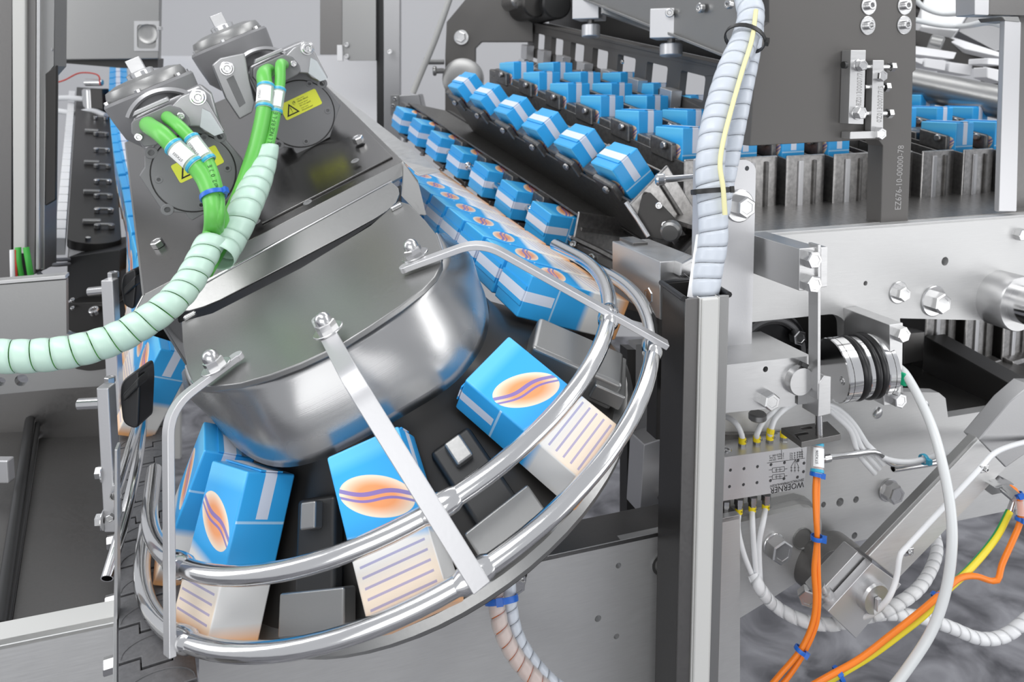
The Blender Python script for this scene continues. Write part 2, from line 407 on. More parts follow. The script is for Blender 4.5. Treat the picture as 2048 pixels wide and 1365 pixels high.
sb = MB().lathe(O3, Z, [(0, 0), (.92, 0), (1, .08), (1, .85), (.86, 1), (.56, 1), (.5, .95)], 24)
sb.add([V((.5 * math.cos(math.pi / 3 * i), .5 * math.sin(math.pi / 3 * i), z)) for z in (.95, .45) for i in range(6)], [(i, (i + 1) % 6, 6 + (i + 1) % 6, 6 + i) for i in range(6)] + [tuple(range(6, 12))])
unit('socket', sb, CHROME)
cs = MB().lathe(O3, Z, [(0, 0), (1.0, 0), (1.0, .05), (.9, .12), (.5, .12), (.46, .08), (.46, -.02), (0, -.02)], 24); unit('flatscrew', cs, GPAINT)
cn = _hex(1, 0, .95); cn.lathe(O3, Z, [(.92, .8), (.92, 1.25), (.85, 1.6), (.6, 1.95), (.3, 2.1), (0, 2.15)], 24); unit('capnut', cn, CHROME)
def fastener(key, parent, p, n, r, washer=0.0, name=None, rot=None, spring=False):
    names = {'hex': 'hex_bolt', 'socket': 'socket_screw', 'flatscrew': 'countersunk_screw', 'capnut': 'cap_nut'}
    o = bpy.data.objects.new(name or names[key], UNIT[key]); COL.objects.link(o); o.parent = parent
    a = random.random() * 6 if rot is None else rot
    x, y, z = basis(n); x2 = x * math.cos(a) + y * math.sin(a); y2 = z.cross(x2)
    lift = 0.2 * r if washer else 0
    WL[o.name] = p.copy()
    o.matrix_local = M.Translation(p + z * lift - WL[parent.name]) @ mat4(x2, y2, z, O3).to_3x3().to_4x4() @ M.Scale(r, 4)
    if washer:
        q = bpy.data.objects.new('washer', UNIT['washer']); COL.objects.link(q); q.parent = o
        q.matrix_local = M.Translation((0, 0, -0.2)) @ M.Diagonal((washer / 1.5, washer / 1.5, 1, 1))
    return o
def bolt_px(parent, x, y, pl, rpx, washer=0.0, key='hex', rot=None):
    p = hit(x, y, pl); d = (p - CAM).dot(FV); return fastener(key, parent, p, pl[1], rpx * d / FPX, washer, rot=rot)
# ---- writing
def text_mesh(s, size, m, depth=0.0):
    cu = bpy.data.curves.new('t', 'FONT'); cu.body = s; cu.size = size; cu.extrude = depth; cu.resolution_u = 2
    o = bpy.data.objects.new('t', cu); COL.objects.link(o); dg = bpy.context.evaluated_depsgraph_get()
    me = bpy.data.meshes.new_from_object(o.evaluated_get(dg)); bpy.data.objects.remove(o); bpy.data.curves.remove(cu)
    me.materials.clear(); me.materials.append(m); return me
def text(name, s, p, right, n, size, m, parent, width=None, lift=0.0004):
    me = text_mesh(s, size, m); n = n.normalized(); right = (right - n * right.dot(n)).normalized(); up = n.cross(right)
    xs = [v.co.x for v in me.vertices] or [0, 1]; k = (width / (max(xs) - min(xs))) if width else 1.0
    me.transform(mat4(right, up, n, p + n * lift) @ M.Diagonal((k, 1, 1, 1))); me.transform(M.Translation(-WL[parent.name])); me.name = name
    return link(name, me, parent)
# ---- cables
def cable(name, q, r, m, parent=None, seg=12, step=0.008, pts=None, hollow=0.0):
    path = smooth(pts or pp(*q), 8, step); return obj(name, MB().tube(path, r, seg, hollow=hollow), m, parent, sharp=1.0), path
def spiral(name, path, R, pitch, m, parent, gap=0.06, bulge=0.05, seg=18, rad=None, th=0.0008):
    fr = frames(path); L = [0.0]
    for i in range(1, len(path)): L.append(L[-1] + (path[i] - path[i - 1]).length)
    def F(s):
        s = max(0, min(L[-1] - 1e-6, s)); lo = min(int(s / L[-1] * (len(L) - 1)), len(L) - 2)
        while lo > 0 and L[lo] > s: lo -= 1
        while lo < len(L) - 2 and L[lo + 1] < s: lo += 1
        f = (s - L[lo]) / max(1e-9, L[lo + 1] - L[lo])
        return path[lo].lerp(path[lo + 1], f), fr[lo][2].lerp(fr[lo + 1][2], f), fr[lo][3].lerp(fr[lo + 1][3], f)
    turns = L[-1] / pitch; ns = int(turns * seg); mb = MB(); vs = []; fs = []; W = 5
    for i in range(ns + 1):
        ph = 2 * math.pi * i / seg; s0 = pitch * i / seg - pitch * 0.5
        for j in range(W):
            w_ = j / (W - 1); s = s0 + w_ * pitch * (1 - gap); p, a, b = F(s)
            rr = (rad(s / L[-1]) if rad else R) * (1 + bulge * math.sin(math.pi * w_) - bulge * .5)
            vs.append(p + (a * math.cos(ph) + b * math.sin(ph)) * rr)
    for i in range(ns):
        for j in range(W - 1): fs.append((i * W + j, i * W + j + 1, (i + 1) * W + j + 1, (i + 1) * W + j))
    mb.add(vs, fs); o = obj(name, mb, m, parent, sharp=1.2)
    sd = o.modifiers.new('thickness', 'SOLIDIFY'); sd.thickness = th; sd.offset = -1
    return o
def tie(parent, path, t, r, m=None, name='cable_tie', wd=0.006, head=V((0, -1, 0))):
    i = int(t * (len(path) - 1)); p, ax, a, b = frames(path)[i]
    mb = MB().lathe(p - ax * wd / 2, ax, [(r * .98, 0), (r + .0012, 0), (r + .0016, wd * .5), (r + .0012, wd), (r * .98, wd), (r * .98, 0)], 24)
    hd = (head - ax * head.dot(ax)).normalized()
    mb.box(p + hd * (r + .0025), hd, ax.cross(hd), ax, .006, .009, wd * 1.3)
    return obj(name, mb, m or BLUE, parent, sharp=0.8)
def sleeve(parent, path, t, r, ln, txt, side=V((0, -1, .25))):
    """clear wire-marker sleeve with two blue tapes and a printed slip"""
    n = len(path); i = int(t * (n - 1)); p, ax, a, b = frames(path)[i]
    if ax.z < 0: ax = -ax
    sl = obj('marker_sleeve', MB().lathe(p - ax * ln * .5, ax, [(r + .001, 0), (r + .0018, ln * .1), (r + .0018, ln * .9), (r + .001, ln)], 20), CLEAR, parent, sharp=1)
    for e in (-.42, .42):
        obj('blue_tape', MB().lathe(p + ax * (e * ln - ln * .06), ax, [(r + .001, 0), (r + .0024, ln * .02), (r + .0024, ln * .1), (r + .001, ln * .12)], 20), LBLUE, sl)
    hd = (side - ax * side.dot(ax)).normalized(); sd = ax.cross(hd)
    mb = MB(); vs = []
    for k in range(7):
        an = -.95 + 1.9 * k / 6; d = hd * math.cos(an) + sd * math.sin(an)
        vs += [p + d * (r + .0026) - ax * ln * .3, p + d * (r + .0026) + ax * ln * .3]
    mb.add(vs, [(2 * k, 2 * k + 2, 2 * k + 3, 2 * k + 1) for k in range(6)])
    obj('printed_slip', mb, LABEL, sl, sharp=1)
    q = p + hd * (r + .0030) - ax * ln * .22 + sd * (-.003)
    text('slip_print', txt, q, ax, hd, .006, INK, sl, lift=0.0003)
    return sl
# ================================================================== SETTING
fl = obj('floor', MB().box(V((0, 2.2, -0.02)), V((1, 0, 0)), V((0, 1, 0)), Z, 9, 7, .04), floor_mat()); fl['kind'] = 'structure'
wb = obj('wall_back', MB().box(V((0, 5.2, 1.75)), V((1, 0, 0)), V((0, 1, 0)), Z, 9, .1, 3.5), WALLM); wb['kind'] = 'structure'

# ================================================================== LEFT BACKGROUND
def front(d, x=1024, y=400, az=0.0):      # upright plane facing the viewer at depth d
    n = V((math.sin(az), -math.cos(az), 0)); return (at(x, y, d), n)
FN = V((0, -1, 0))
# white panel and uprights behind the motors
t = thing('sheet_panel', 'white sheet panel standing on the floor behind the two geared motors', 'panel', at(540, 300, 3.4) * 1)
plate('sheet', [(316, 112), (755, 112), (757, 420), (316, 420)], front(3.4, 540, 300), .03, WHITE, t)
plate('post', [(330, 415), (360, 415), (360, 960), (330, 960)], front(3.41, 540, 300), .02, LPAINT, t)
plate('post', [(700, 415), (730, 415), (730, 960), (700, 960)], front(3.41, 540, 300), .02, LPAINT, t)
t = thing('steel_cabinet', 'steel cabinet with square recessed latch at upper left', 'cabinet', at(210, 60, 2.7))
pc = front(2.6, 210, 60, .12)
plate('body', [(60, -160), (321, -160), (317, 118), (60, 121)], pc, .03, SATIN, t, bevel=.004)
plate('latch_frame', [(268, 42), (318, 42), (316, 102), (268, 102)], off(pc, .004), .006, STEEL, t, holes=[[(274, 49), (313, 49), (312, 97), (274, 97)]], bevel=.002)
obj('latch_cup', MB().lathe(hit(296, 68, off(pc, .001)), pc[1], [(.034, .004), (.028, .001), (.012, .0005), (0, .0004)], 24), SATIN, t)
plate('hinge_pin', [(314, 53), (322, 53), (322, 60), (314, 60)], off(pc, .01), .02, CHROME, t)
plate('underside_shade', [(100, 118), (316, 116), (315, 135), (240, 136), (100, 124)], off(pc, -.03), .06, BLACKMET, t)  # black strip standing in for the shadow under the cabinet
# standing frame column with profile strips
pc = front(1.75, 50, 300)
t = thing('frame_column', 'tall frame column with pale grey profile strip along the left border', 'column', hit(50, 500, pc))
plate('column_web', [(-60, -120), (24, -120), (22, 568), (-60, 568)], pc, .12, DARKST, t, bevel=.002)
plate('pale_strip', [(23, -120), (50, -120), (50, 508), (26, 508)], off(pc, .012), .05, LPAINT, t, bevel=.003)
plate('dark_strip', [(51, -120), (72, -120), (70, 548), (54, 548)], off(pc, .004), .05, DARKST, t, bevel=.002)
plate('bright_edge', [(73, -120), (80, -120), (78, 540), (71, 540)], off(pc, .010), .04, STEEL, t, bevel=.002)
plate('grey_strip', [(81, -120), (110, -120), (108, 132), (92, 150), (88, 540), (79, 540)], off(pc, .0), .05, SATIN, t, bevel=.002)
plate('window_edge', [(90, 148), (112, 130), (110, 400), (90, 412)], off(pc, .002), .010, BLACKMET, t, bevel=.002)
for yy in (205, 287, 383): bolt_px(t, 102, yy, off(pc, -.005), 2.2, key='socket')
for yy in (100, 180): bolt_px(t, 104 - (yy > 120) * 0, yy if yy < 120 else 98, off(pc, .001), 2.0, key='socket')
# accumulating chain conveyor seen end-on
t = thing('guide_chain_conveyor', 'black flat conveyor with rows of clips and a white guide rail, far left', 'conveyor', at(180, 540, 2.2))
zt = at(185, 470, 2.0).z
def on_z(x, y, z): return hit(x, y, (V((0, 0, z)), Z))
# inclined top surface running away along D0
pa, pb = at(134, 476, 1.95), at(243, 476, 2.0)
L_ = 1.55; ez = (pb - pa).normalized(); nrm = ez.cross(D0).normalized(); nrm = nrm if nrm.z > 0 else -nrm
def S_(u, s, h=0.0): return pa + (pb - pa) * u + D0 * s + nrm * h
arc = [S_(.5 + .5 * math.cos(a), -.035 * math.sin(a)) for a in [math.pi * k / 12 for k in range(13)]]
obj('belt_bed', MB().prism(arc + [S_(0, L_), S_(1, L_)], -nrm * .025), BLACKMET, t, bevel=.002)
obj('belt_skirt', MB().prism([p - nrm * .026 for p in [S_(.5 + .47 * math.cos(a), -.03 * math.sin(a)) for a in [math.pi * k / 12 for k in range(13)]]] + [S_(0.03, L_, -.026), S_(.97, L_, -.026)], -nrm * .05), WHITEPL, t, bevel=.003)
obj('end_disc', MB().prism([p - nrm * .08 for p in [S_(.5 + .5 * math.cos(a), -.04 * math.sin(a)) for a in [math.pi * k / 12 for k in range(13)]]] + [S_(0, L_, -.08), S_(1, L_, -.08)], -nrm * .02), BLACKMET, t, bevel=.002)
mb = MB()
for k in range(24):
    s = k * .062; mb2 = MB().prism([S_(-.22, s), S_(-.03, s), S_(-.03, s + .056), S_(-.22, s + .056)], -nrm * .05)
    obj('guide_block', mb2, WHITEPL, t, bevel=.002)
for i, s in enumerate((.06, .17, .28, .40, .54, .70, .88, 1.08)):
    for u, ln in ((.55, .02), (.82, .02)):
        p = S_(u, s); obj('clip_stud', MB().cyl(p, p + nrm * .014, .008, 10, .002), CHROME if i % 2 else SATIN, t)
    if i % 2 == 0:
        obj('clip_bar', MB().box(S_(.45, s + .03, .008), ez, D0, nrm, .045, .014, .012), SATIN, t, bevel=.003)
    obj('clip_bar', MB().box(S_(.70, s + .005, .010), ez, D0, nrm, .035, .008, .008), SATIN, t, bevel=.002)
fastener('hex', t, S_(.38, -.012), nrm, .006)
# support casting under its end
pc = front(1.9, 190, 560)
t = thing('conveyor_drive_block', 'black drive block under the rounded end of the far left conveyor', 'bracket', hit(190, 640, pc))
plate('block', [(134, 515), (240, 500), (240, 608), (134, 602)], pc, .25, BLACK, t, bevel=.003)
plate('clamp', [(134, 606), (236, 604), (232, 652), (150, 668), (134, 660)], off(pc, .05), .2, BLACKMET, t, bevel=.004)
for x, y, rr in ((146, 598, 8), (146, 614, 7), (190, 622, 17)): bolt_px(t, x, y + 4, (hit(x, y, off(pc, .052)), V((0, -.45, .9)).normalized()), rr * .6, key='socket')
# pneumatic fittings above
t = thing('pressure_regulator', 'small chrome pressure regulator with hoses behind the far left conveyor', 'valve', at(185, 230, 3.0))
q = at(186, 228, 3.0)
obj('regulator_body', MB().cyl(q + V((0, 0, -.06)), q + V((0, 0, .10)), .035, 20, .006), CHROME, t)
obj('gauge_block', MB().box(at(200, 200, 2.98), V((1, 0, 0)), FN, Z, .05, .05, .09), BLACKMET, t, bevel=.004)
obj('regulator_cap', MB().cyl(at(170, 165, 3.02), at(205, 165, 3.02), .014, 12, .003), ROD, t)
for qq in (((108, 197, 3), (140, 196, 3), (180, 200, 3)), ((108, 221, 2.95), (150, 226, 2.95), (185, 222, 2.95), (212, 232, 2.9))):
    obj('hose', MB().tube(smooth(pp(*qq), 6), .011, 10), TUBEW, t, sharp=1)
obj('wire', MB().tube(smooth(pp((110, 166, 3.05), (130, 160, 3.05), (160, 146, 3.05), (195, 150, 3.0), (200, 170, 3.0)), 6), .003, 8), RED, t, sharp=1)
# cable set at lower left of the column
def simple_cable(nm, lab, q, r, m, cat='cable', group=None, hollow=0.0):
    o, path = cable(nm, q, r, m, hollow=hollow); tag(o, lab, cat, group); return o, path
pcc = [((36, 495, 1.72), (38, 530, 1.72), (48, 580, 1.74)), ((52, 495, 1.72), (58, 530, 1.72), (66, 580, 1.74))]
simple_cable('green_cable', 'left of two short green cables below the pale column strip', pcc[0], .0065, GREEN2)
simple_cable('green_cable', 'right of two short green cables below the pale column strip', pcc[1], .0065, GREEN2)
simple_cable('white_wire', 'white wire beside the green cables below the column', ((24, 500, 1.71), (25, 540, 1.71), (27, 580, 1.72)), .005, LABEL)
simple_cable('red_wire', 'thin red wire between white wire and green cables below the column', ((31, 500, 1.715), (32, 540, 1.715), (35, 580, 1.73)), .003, RED)
for k, (q, lab) in enumerate(((((55, 500, 1.80), (75, 515, 1.80), (105, 520, 1.82), (140, 519, 1.9)), 'upper of the grey cables bending away beside the green cables'), (((55, 510, 1.80), (80, 526, 1.80), (110, 530, 1.82), (140, 528, 1.9)), 'middle of the grey cables bending away beside the green cables'), (((55, 512, 1.79), (72, 540, 1.79), (100, 568, 1.8)), 'grey cable dropping steeply behind the left steel plate'))):
    simple_cable('grey_cable', lab, q, .005, GPAINT)
# left machine plate
pl = (at(100, 660, 1.55), NF)
t = thing('left_side_plate', 'broad dull steel plate with round holes in the left midground', 'plate', hit(100, 760, pl))
plate('sheet', [(-60, 575), (132, 560), (133, 668), (215, 690), (215, 772), (120, 778), (-60, 795)], pl, .02, SATIN, t, holes=[(43, 761, 12), (1, 764, 9), (-30, 766, 9)], bevel=.0015)
plate('folded_edge', [(-60, 567), (131, 551), (132, 558), (-60, 574)], off(pl, .004), .03, PLATE, t, bevel=.001)
plate('dark_slot_rim', [(146, 728), (210, 700), (216, 738), (178, 743), (150, 738)], off(pl, .006), .008, BLACKMET, t, r=.01)
plate('lower_skirt', [(-60, 790), (120, 776), (215, 770), (215, 1200), (-60, 1260)], off(pl, -.16), .02, DARKST, t)
# sloped dark tray below it
t = thing('dark_tray', 'dark sheet tray sloping away at lower left below the steel plate', 'tray', at(150, 1000, 1.4))
q = pp((20, 1262, 1.10), (232, 1236, 1.15), (238, 788, 2.0), (90, 790, 1.95))
obj('tray_sheet', MB().prism(q, V((0, 0, -.02))), DARKST, t, bevel=.002)
t = thing('slide_panel', 'dark door panel with black slide rails at the lower left border', 'panel', at(20, 1000, 1.3))
q = pp((-120, 1300, 1.05), (10, 1262, 1.09), (88, 790, 1.90), (-70, 810, 1.8))
obj('panel_sheet', MB().prism(q, V((0, 0, -.015))), DARKST, t, bevel=.002)
for nm, qa, qb, r_, m_ in (('slide_rail', (-2, 1255, 1.07), (66, 800, 1.80), .010, BLACK), ('slide_rail', (9, 1262, 1.08), (82, 800, 1.83), .007, BLACK), ('bright_track', (4, 1258, 1.07), (75, 798, 1.81), .003, ROD)):
    obj(nm, MB().tube(smooth(pp(qa, qb), 4), r_, 8), m_, t, sharp=1)
for x, y in ((36, 1020), (12, 1150), (52, 910)): fastener('socket', t, at(x + 2, y, 1.07 + (1255 - y) * .0016), V((0, -.3, .95)), .005)
obj('latch', MB().box(at(5, 940, 1.42), V((1, 0, 0)), FN, Z, .035, .02, .045), ALU, t, bevel=.003)
obj('weld_seam_strip', MB().prism(pp((-5, 800, 1.75), (62, 790, 1.80), (62, 803, 1.78), (-5, 814, 1.73)), V((0, 0, -.01))), PALE, t, bevel=.002)

# ================================================================== FRONT WALL (lower)
def wall_plate(nm, lab, px, t_, thick, holes=(), extra=None, m=PLATE):
    pl_ = off(PF, t_); t = thing(nm, lab, 'plate', hit(px[0][0], px[0][1], pl_))
    plate('sheet', px, pl_, thick, m, t, holes=holes); return t, pl_
t, pl = wall_plate('front_plate', 'smooth steel front plate with folded top edge at the lower left corner', [(-80, 1309), (232, 1245), (232, 1700), (-80, 1700)], 0, .012)
e0, e1 = hit(-80, 1309, PF), hit(232, 1245, PF)
obj('top_flange', MB().prism([e0, e1, e1 - NF * .045, e0 - NF * .045], V((0, 0, -.006))), PALE, t, bevel=.001)
obj('edge_strip', MB().prism([hit(229, 900, PF), hit(235, 900, PF), hit(236, 1700, PF), hit(227, 1700, PF)], -NF * .02), STEEL, t, bevel=.0006)
PR = off(PF, -.012)
t, pl = wall_plate('front_plate', 'large brushed steel front plate with small holes under the carousel', [(398, 1262), (940, 1146), (1010, 1131), (1335, 1061), (1480, 1030), (1480, 1750), (398, 1750)], -.012, .012, holes=[(1237, 1132, 6), (1196, 1238, 7), (1233, 1274, 6), (1352, 1080, 1)])
e0, e1 = hit(398, 1262, PR), hit(1480, 1030, PR)
obj('top_flange', MB().prism([e0, e1, e1 - NF * .07, e0 - NF * .07], V((0, 0, -.008))), DARKST, t, bevel=.001)
b = bolt_px(t, 1029, 1163, PR, 15, washer=1.6)
plate('slot_rim', [(1036, 1146), (1050, 1141), (1056, 1150), (1050, 1160), (1036, 1164)], off(PR, .002), .004, BLACKMET, t, r=.008)
obj('sight_ring', MB().lathe(hit(1322, 1128, PR), NF, [(.016, 0), (.017, .003), (.0125, .003), (.012, 0)], 28), SATIN, t)
# upright frame bars behind
t = thing('frame_upright', 'dark steel upright with pale inner face left of the tall channel post', 'frame', at(1290, 1090, 1.35))
pl = (at(1290, 1000, 1.42), NF)
plate('dark_bar', [(1255, 700), (1272, 700), (1270, 1080), (1254, 1082)], off(pl, .04), .03, BLACKMET, t)
plate('pale_bar', [(1272, 690), (1400, 680), (1400, 1060), (1270, 1080)], pl, .03, PLATE, t)
plate('pale_block', [(1010, 1085), (1085, 1070), (1085, 1112), (1010, 1128)], off(pl, .09), .05, ALU, t)
q0, q1 = at(1292, 955, 1.33), at(1345, 1010, 1.25)
obj('hex_spacer', MB().cyl(q0, q1, .013, 6), DARKST, t)
q0, q1 = at(1238, 930, 1.45), at(1256, 970, 1.38)
obj('inclined_strut', MB().cyl(q0 - V((0, 0, -.05)), q1, .006, 8), DARKST, t)

# ================================================================== CHAIN CONVEYOR AT THE LEFT
zc = at(230, 1240, .90).z + .0
BC = dvp(240, 175); BC.z = 0; BC.normalize(); BR = V((BC.y, -BC.x, 0))
o_ = on_z(237, 1330, zc)
W_ = (on_z(392, 1330, zc) - o_).dot(BR)
def T_(u, s, h=0.0): return o_ + BR * (u * W_) + BC * s + Z * h
t = thing('side_flex_chain', 'grey plastic side flexing conveyor chain running away at lower left', 'conveyor', T_(.5, 0, -.05))
pit = .0625
for k in range(-5, 24):
    s = k * pit
    if k < -1:      # chain wraps down around the end sprocket
        a = (-1 - k) * .75; cz, cy = -.09, -1 * pit
        pts = []
        continue
    g = .0022
    out = [T_(0, s + g), T_(.30, s + g), T_(.30, s - .018 + g), T_(.70, s - .018 + g), T_(.70, s + g), T_(1, s + g), T_(1, s + pit - g), T_(.70 + .015, s + pit - g), T_(.715, s + pit - .018 - g), T_(.285, s + pit - .018 - g), T_(.285, s + pit - g), T_(0, s + pit - g)]
    me = MB().prism(out, -Z * .009)
    m_ = obj('chain_link', me, CHAINP, t, bevel=.0012)
    if k < 10:
        pth = [T_(.5 + .47 * math.cos(a), s + .006 + .026 * math.sin(a), .0004) for a in [math.pi * j / 14 for j in range(15)]]
        obj('moulded_rib', MB().tube(pth, .0007, 5), CHAINP, m_, sharp=1)
for a0 in range(1, 4):     # links that turn down at the near end
    r_ = .075; ang = a0 * .8; cen = T_(0, -1 * pit, -r_)
    def Q(u, an): return cen + BR * (u * W_) + (-BC * math.sin(an) + Z * math.cos(an)) * r_
    g = .03
    out = [Q(0, ang - .8 + g), Q(1, ang - .8 + g), Q(1, ang - g), Q(0, ang - g)]
    nn = (-BC * math.sin(ang - .4) + Z * math.cos(ang - .4))
    obj('chain_link', MB().prism(out, -nn * .009), CHAINP, t, bevel=.0012)
obj('wear_bed', MB().box(T_(.5, .62, -.016), BR, BC, Z, W_ * .9, 1.5, .012), BLACKMET, t)
t = thing('chain_side_plate', 'thin upright steel plate with hex bolts along the left edge of the chain', 'plate', T_(-.05, .3, -.1))
obj('sheet', MB().box(T_(-.045, .66, -.05), BR, BC, Z, .004, 1.42, .10), STEEL, t, bevel=.0006)
for s_, h_ in ((.02, -.012), (.14, -.014), (.28, -.012), (.42, -.016), (.56, -.016)):
    fastener('hex', t, T_(-.045, s_, h_) - BR * .002, -BR, .0085, washer=1.5 if s_ > .3 else 0, rot=.3)
# guide brackets
def guide_bracket(lab, sx, z0, z1, xl, pin, knob):
    base = T_(-.10, sx, 0); d = (base - CAM).dot(FV)
    p0, p1 = at(xl, z0, d), at(xl, z1, d)
    t = thing('guide_bracket', lab, 'bracket', p1, 'guide rail brackets on the chain')
    wdt = 24 * d / FPX; hh = (p0 - p1).z
    obj('bar', MB().box((p0 + p1) / 2, V((1, 0, 0)), FN, Z, wdt, .02, hh), ALU, t, bevel=.002)
    fastener('hex', t, p0 + V((0, 0, .0)), Z, wdt * .38)
    q = at(*pin[0], d); q2 = at(*pin[1], d)
    obj('clamp_pin', MB().cyl(q, q2, pin[2] * d / FPX, 16, .001), CHROME, t)
    kp = [at(x, y, d + .01) for x, y in knob]
    obj('clamp_knob', MB().prism(rounded(kp, .012), V((0, .045, 0))), RUBBER, t, bevel=.004, sharp=.8)
    kq = [at(x, y, d - .0) for x, y in ((knob[0][0] + 4, knob[0][1] + 26), (knob[1][0], knob[1][1] + 16), (knob[1][0], knob[1][1] + 36), (knob[0][0] + 4, knob[0][1] + 42))]
    obj('knob_rib', MB().prism(kq, V((0, .03, 0))), BLACK, t, bevel=.003)
    return t
gb = guide_bracket('aluminium guide bracket with black knob, lower and nearer one beside the chain', .22, 765, 1066, 220, ((157, 809), (212, 806), 12), [(240, 765), (277, 738), (280, 770), (276, 862), (245, 850), (239, 800)])
guide_bracket('aluminium guide bracket with black knob, upper one just below the green cable wrap', .62, 555, 858, 227, ((177, 584), (216, 580), 9), [(242, 552), (271, 535), (274, 560), (268, 622), (246, 612), (241, 580)])
for (x, y, r1) in ((203, 945, 12), (203, 1040, 12)):
    d = (T_(-.1, .22, 0) - CAM).dot(FV); fastener('hex', gb, at(x + 6, y, d), V((-1, -.15, 0)), 11 * d / FPX, washer=1.9)
bolt_px(gb, 223, 1034, (at(223, 1034, (T_(-.1, .22, 0) - CAM).dot(FV) - .012), FN), 7)
# bent guide tubes
o, _ = simple_cable('guide_tube', 'bent polished guide tube with open end, the shorter upper one over the chain', ((231, 993, 1.0), (258, 905, 1.1), (276, 840, 1.22), (280, 770, 1.40), (272, 650, 1.75), (262, 540, 2.1), (255, 470, 2.4)), .0076, ROD, 'tube', hollow=.0062)
o, _ = simple_cable('guide_tube', 'bent polished guide tube with open end, the longer lower one over the chain', ((214, 1158, .97), (246, 1050, 1.03), (270, 950, 1.10), (281, 880, 1.2), (285, 800, 1.4), (277, 660, 1.75), (268, 545, 2.1), (262, 480, 2.4)), .0080, ROD, 'tube', hollow=.0066)
# ================================================================== CARTONS (prototype)
CW, CT, CH = .086, .066, .182
CFM, CSM = carton_mats(CH, CW, CT)
def carton_mesh():
    mb = MB(); X, Y = V((1, 0, 0)), V((0, 1, 0))
    mb.box(O3, X, Y, Z, CW, CT, CH); mb.mi = [1, 1, 0, 0, 1, 1]
    mb.mi = [1, 1, 0, 0, 1, 1]
    return mb
_m = carton_mesh()
# faces: 0 bottom, 1 top, 2 -y, 3 +y, 4 -x, 5 +x
CARTON = mesh_of(_m, 'carton', [CFM, CSM])
_f = MB().box(V((0, 0, CH / 2 + .0012)), V((1, 0, 0)), V((0, 1, 0)), Z, CW * .98, CT * .45, .0016)
_f2 = MB().box(V((0, 0, 0)), V((1, 0, 0)), V((0, 1, 0)), Z, CW, CT, .001)
FLAP = mesh_of(_f, 'top_flap', CSM)
def carton(p, xd, yd, zd, label, group, s=1.0):
    o = bpy.data.objects.new('carton', CARTON); COL.objects.link(o)
    zd = zd.normalized(); xd = (xd - zd * xd.dot(zd)).normalized(); yd2 = zd.cross(xd)
    if yd2.dot(yd) < 0: xd = -xd; yd2 = -yd2
    o.matrix_world = mat4(xd, yd2, zd, p) @ M.Scale(s, 4); WL[o.name] = p.copy()
    tag(o, label, 'carton', group); bev(o, .003)
    q = bpy.data.objects.new('top_flap', FLAP); COL.objects.link(q); q.parent = o
    return o
ORD = ['first', 'second', 'third', 'fourth', 'fifth', 'sixth', 'seventh', 'eighth', 'ninth', 'tenth', 'eleventh', 'twelfth', 'thirteenth', 'fourteenth', 'fifteenth', 'sixteenth', 'seventeenth', 'eighteenth', 'nineteenth', 'twentieth', 'twenty-first', 'twenty-second', 'twenty-third', 'twenty-fourth', 'twenty-fifth', 'twenty-sixth', 'twenty-seventh', 'twenty-eighth']

# ================================================================== CAROUSEL (drum, wheel, cage)
# deflection wheel with dark conical flank
t = thing('deflection_wheel', 'dark conical turning wheel that carries the cartons round under the steel drum', 'wheel', K(0, 0, -.1))
prof = [(0, .025), (.146, .025), (.156, .0), (.262, -.110), (.262, -.130), (.2, -.14), (0, -.14)]
obj('cone', MB().lathe(OO, N, [(r * DS, h * DS) for r, h in prof], 72), BLACKMET, t, sharp=.5)
obj('pale_rim', MB().lathe(OO, N, [(r * DS, h * DS) for r, h in ((.256, -.104), (.268, -.108), (.272, -.116), (.268, -.124), (.258, -.124))], 72), SATIN, t, sharp=.4)
def rad(a): return C * math.cos(math.radians(a)) + DD * math.sin(math.radians(a))
for i, a in enumerate((-166, -128, -84, -34)):
    rd = rad(a); tg = N.cross(rd); p = OO + (rd * .222 + N * -.052) * DS; ax = (rd * .72 - N * .69).normalized(); on = tg.cross(ax)
    on = on if on.dot(rd) > 0 else -on
    cr = obj('pusher', MB().box(p, tg, ax, on, .055 if i != 3 else .075, .13, .02 if i != 3 else .05), BLACK if i != 3 else SATIN, t, bevel=.006)
    obj('pusher_foot', MB().box(p + ax * .052 + on * .002, tg, ax, on, .088, .044, .024), SATIN, t, bevel=.003)
    obj('pusher_finger', MB().box(p + on * .016 - ax * .045, tg, ax, on, .022, .03, .016), SATIN, cr, bevel=.003)
# cartons on the wheel
ctil = 44
def wheel_carton(a, lab, dr=0.0):
    rd = rad(a); tg = N.cross(rd); ax = (-rd * math.sin(math.radians(46)) + N * math.cos(math.radians(46))).normalized()
    out = (rd * math.cos(math.radians(46)) + N * math.sin(math.radians(46)))
    p = OO + (rd * (.238 + dr) + N * -.030) * DS
    carton(p, tg, out, ax, lab, 'cartons on the turning wheel')
wheel_carton(-180, 'blue and white carton on the wheel left of the left strap')
wheel_carton(-151, 'blue and cream carton right of the left flat strap, standing upright')
wheel_carton(-105, 'blue and cream carton half behind the middle flat strap')
wheel_carton(-64, 'blue and cream carton lying on the wheel left of the right strap')
# leg cartons
DL = dvp(360, -20)
def leg_cartons(side, n, s0, name, skip=()):
    for i in range(n):
        s = s0 + i * .098
        base = K(side * .238, .03, -.030) + DL * s
        cx = (C - DL * C.dot(DL)).normalized() * side; nn = DL.cross(cx); nn = nn if nn.z > 0 else -nn
        ax = (-cx * math.sin(math.radians(46)) + nn * math.cos(math.radians(46))); out = cx * math.cos(math.radians(46)) + nn * math.sin(math.radians(46))
        carton(base, DL, out, ax, 'blue carton, %s from the wheel in the row climbing away on the %s' % (ORD[i], name), 'cartons on the %s climbing run' % name)
leg_cartons(1, 12, -.05, 'right')
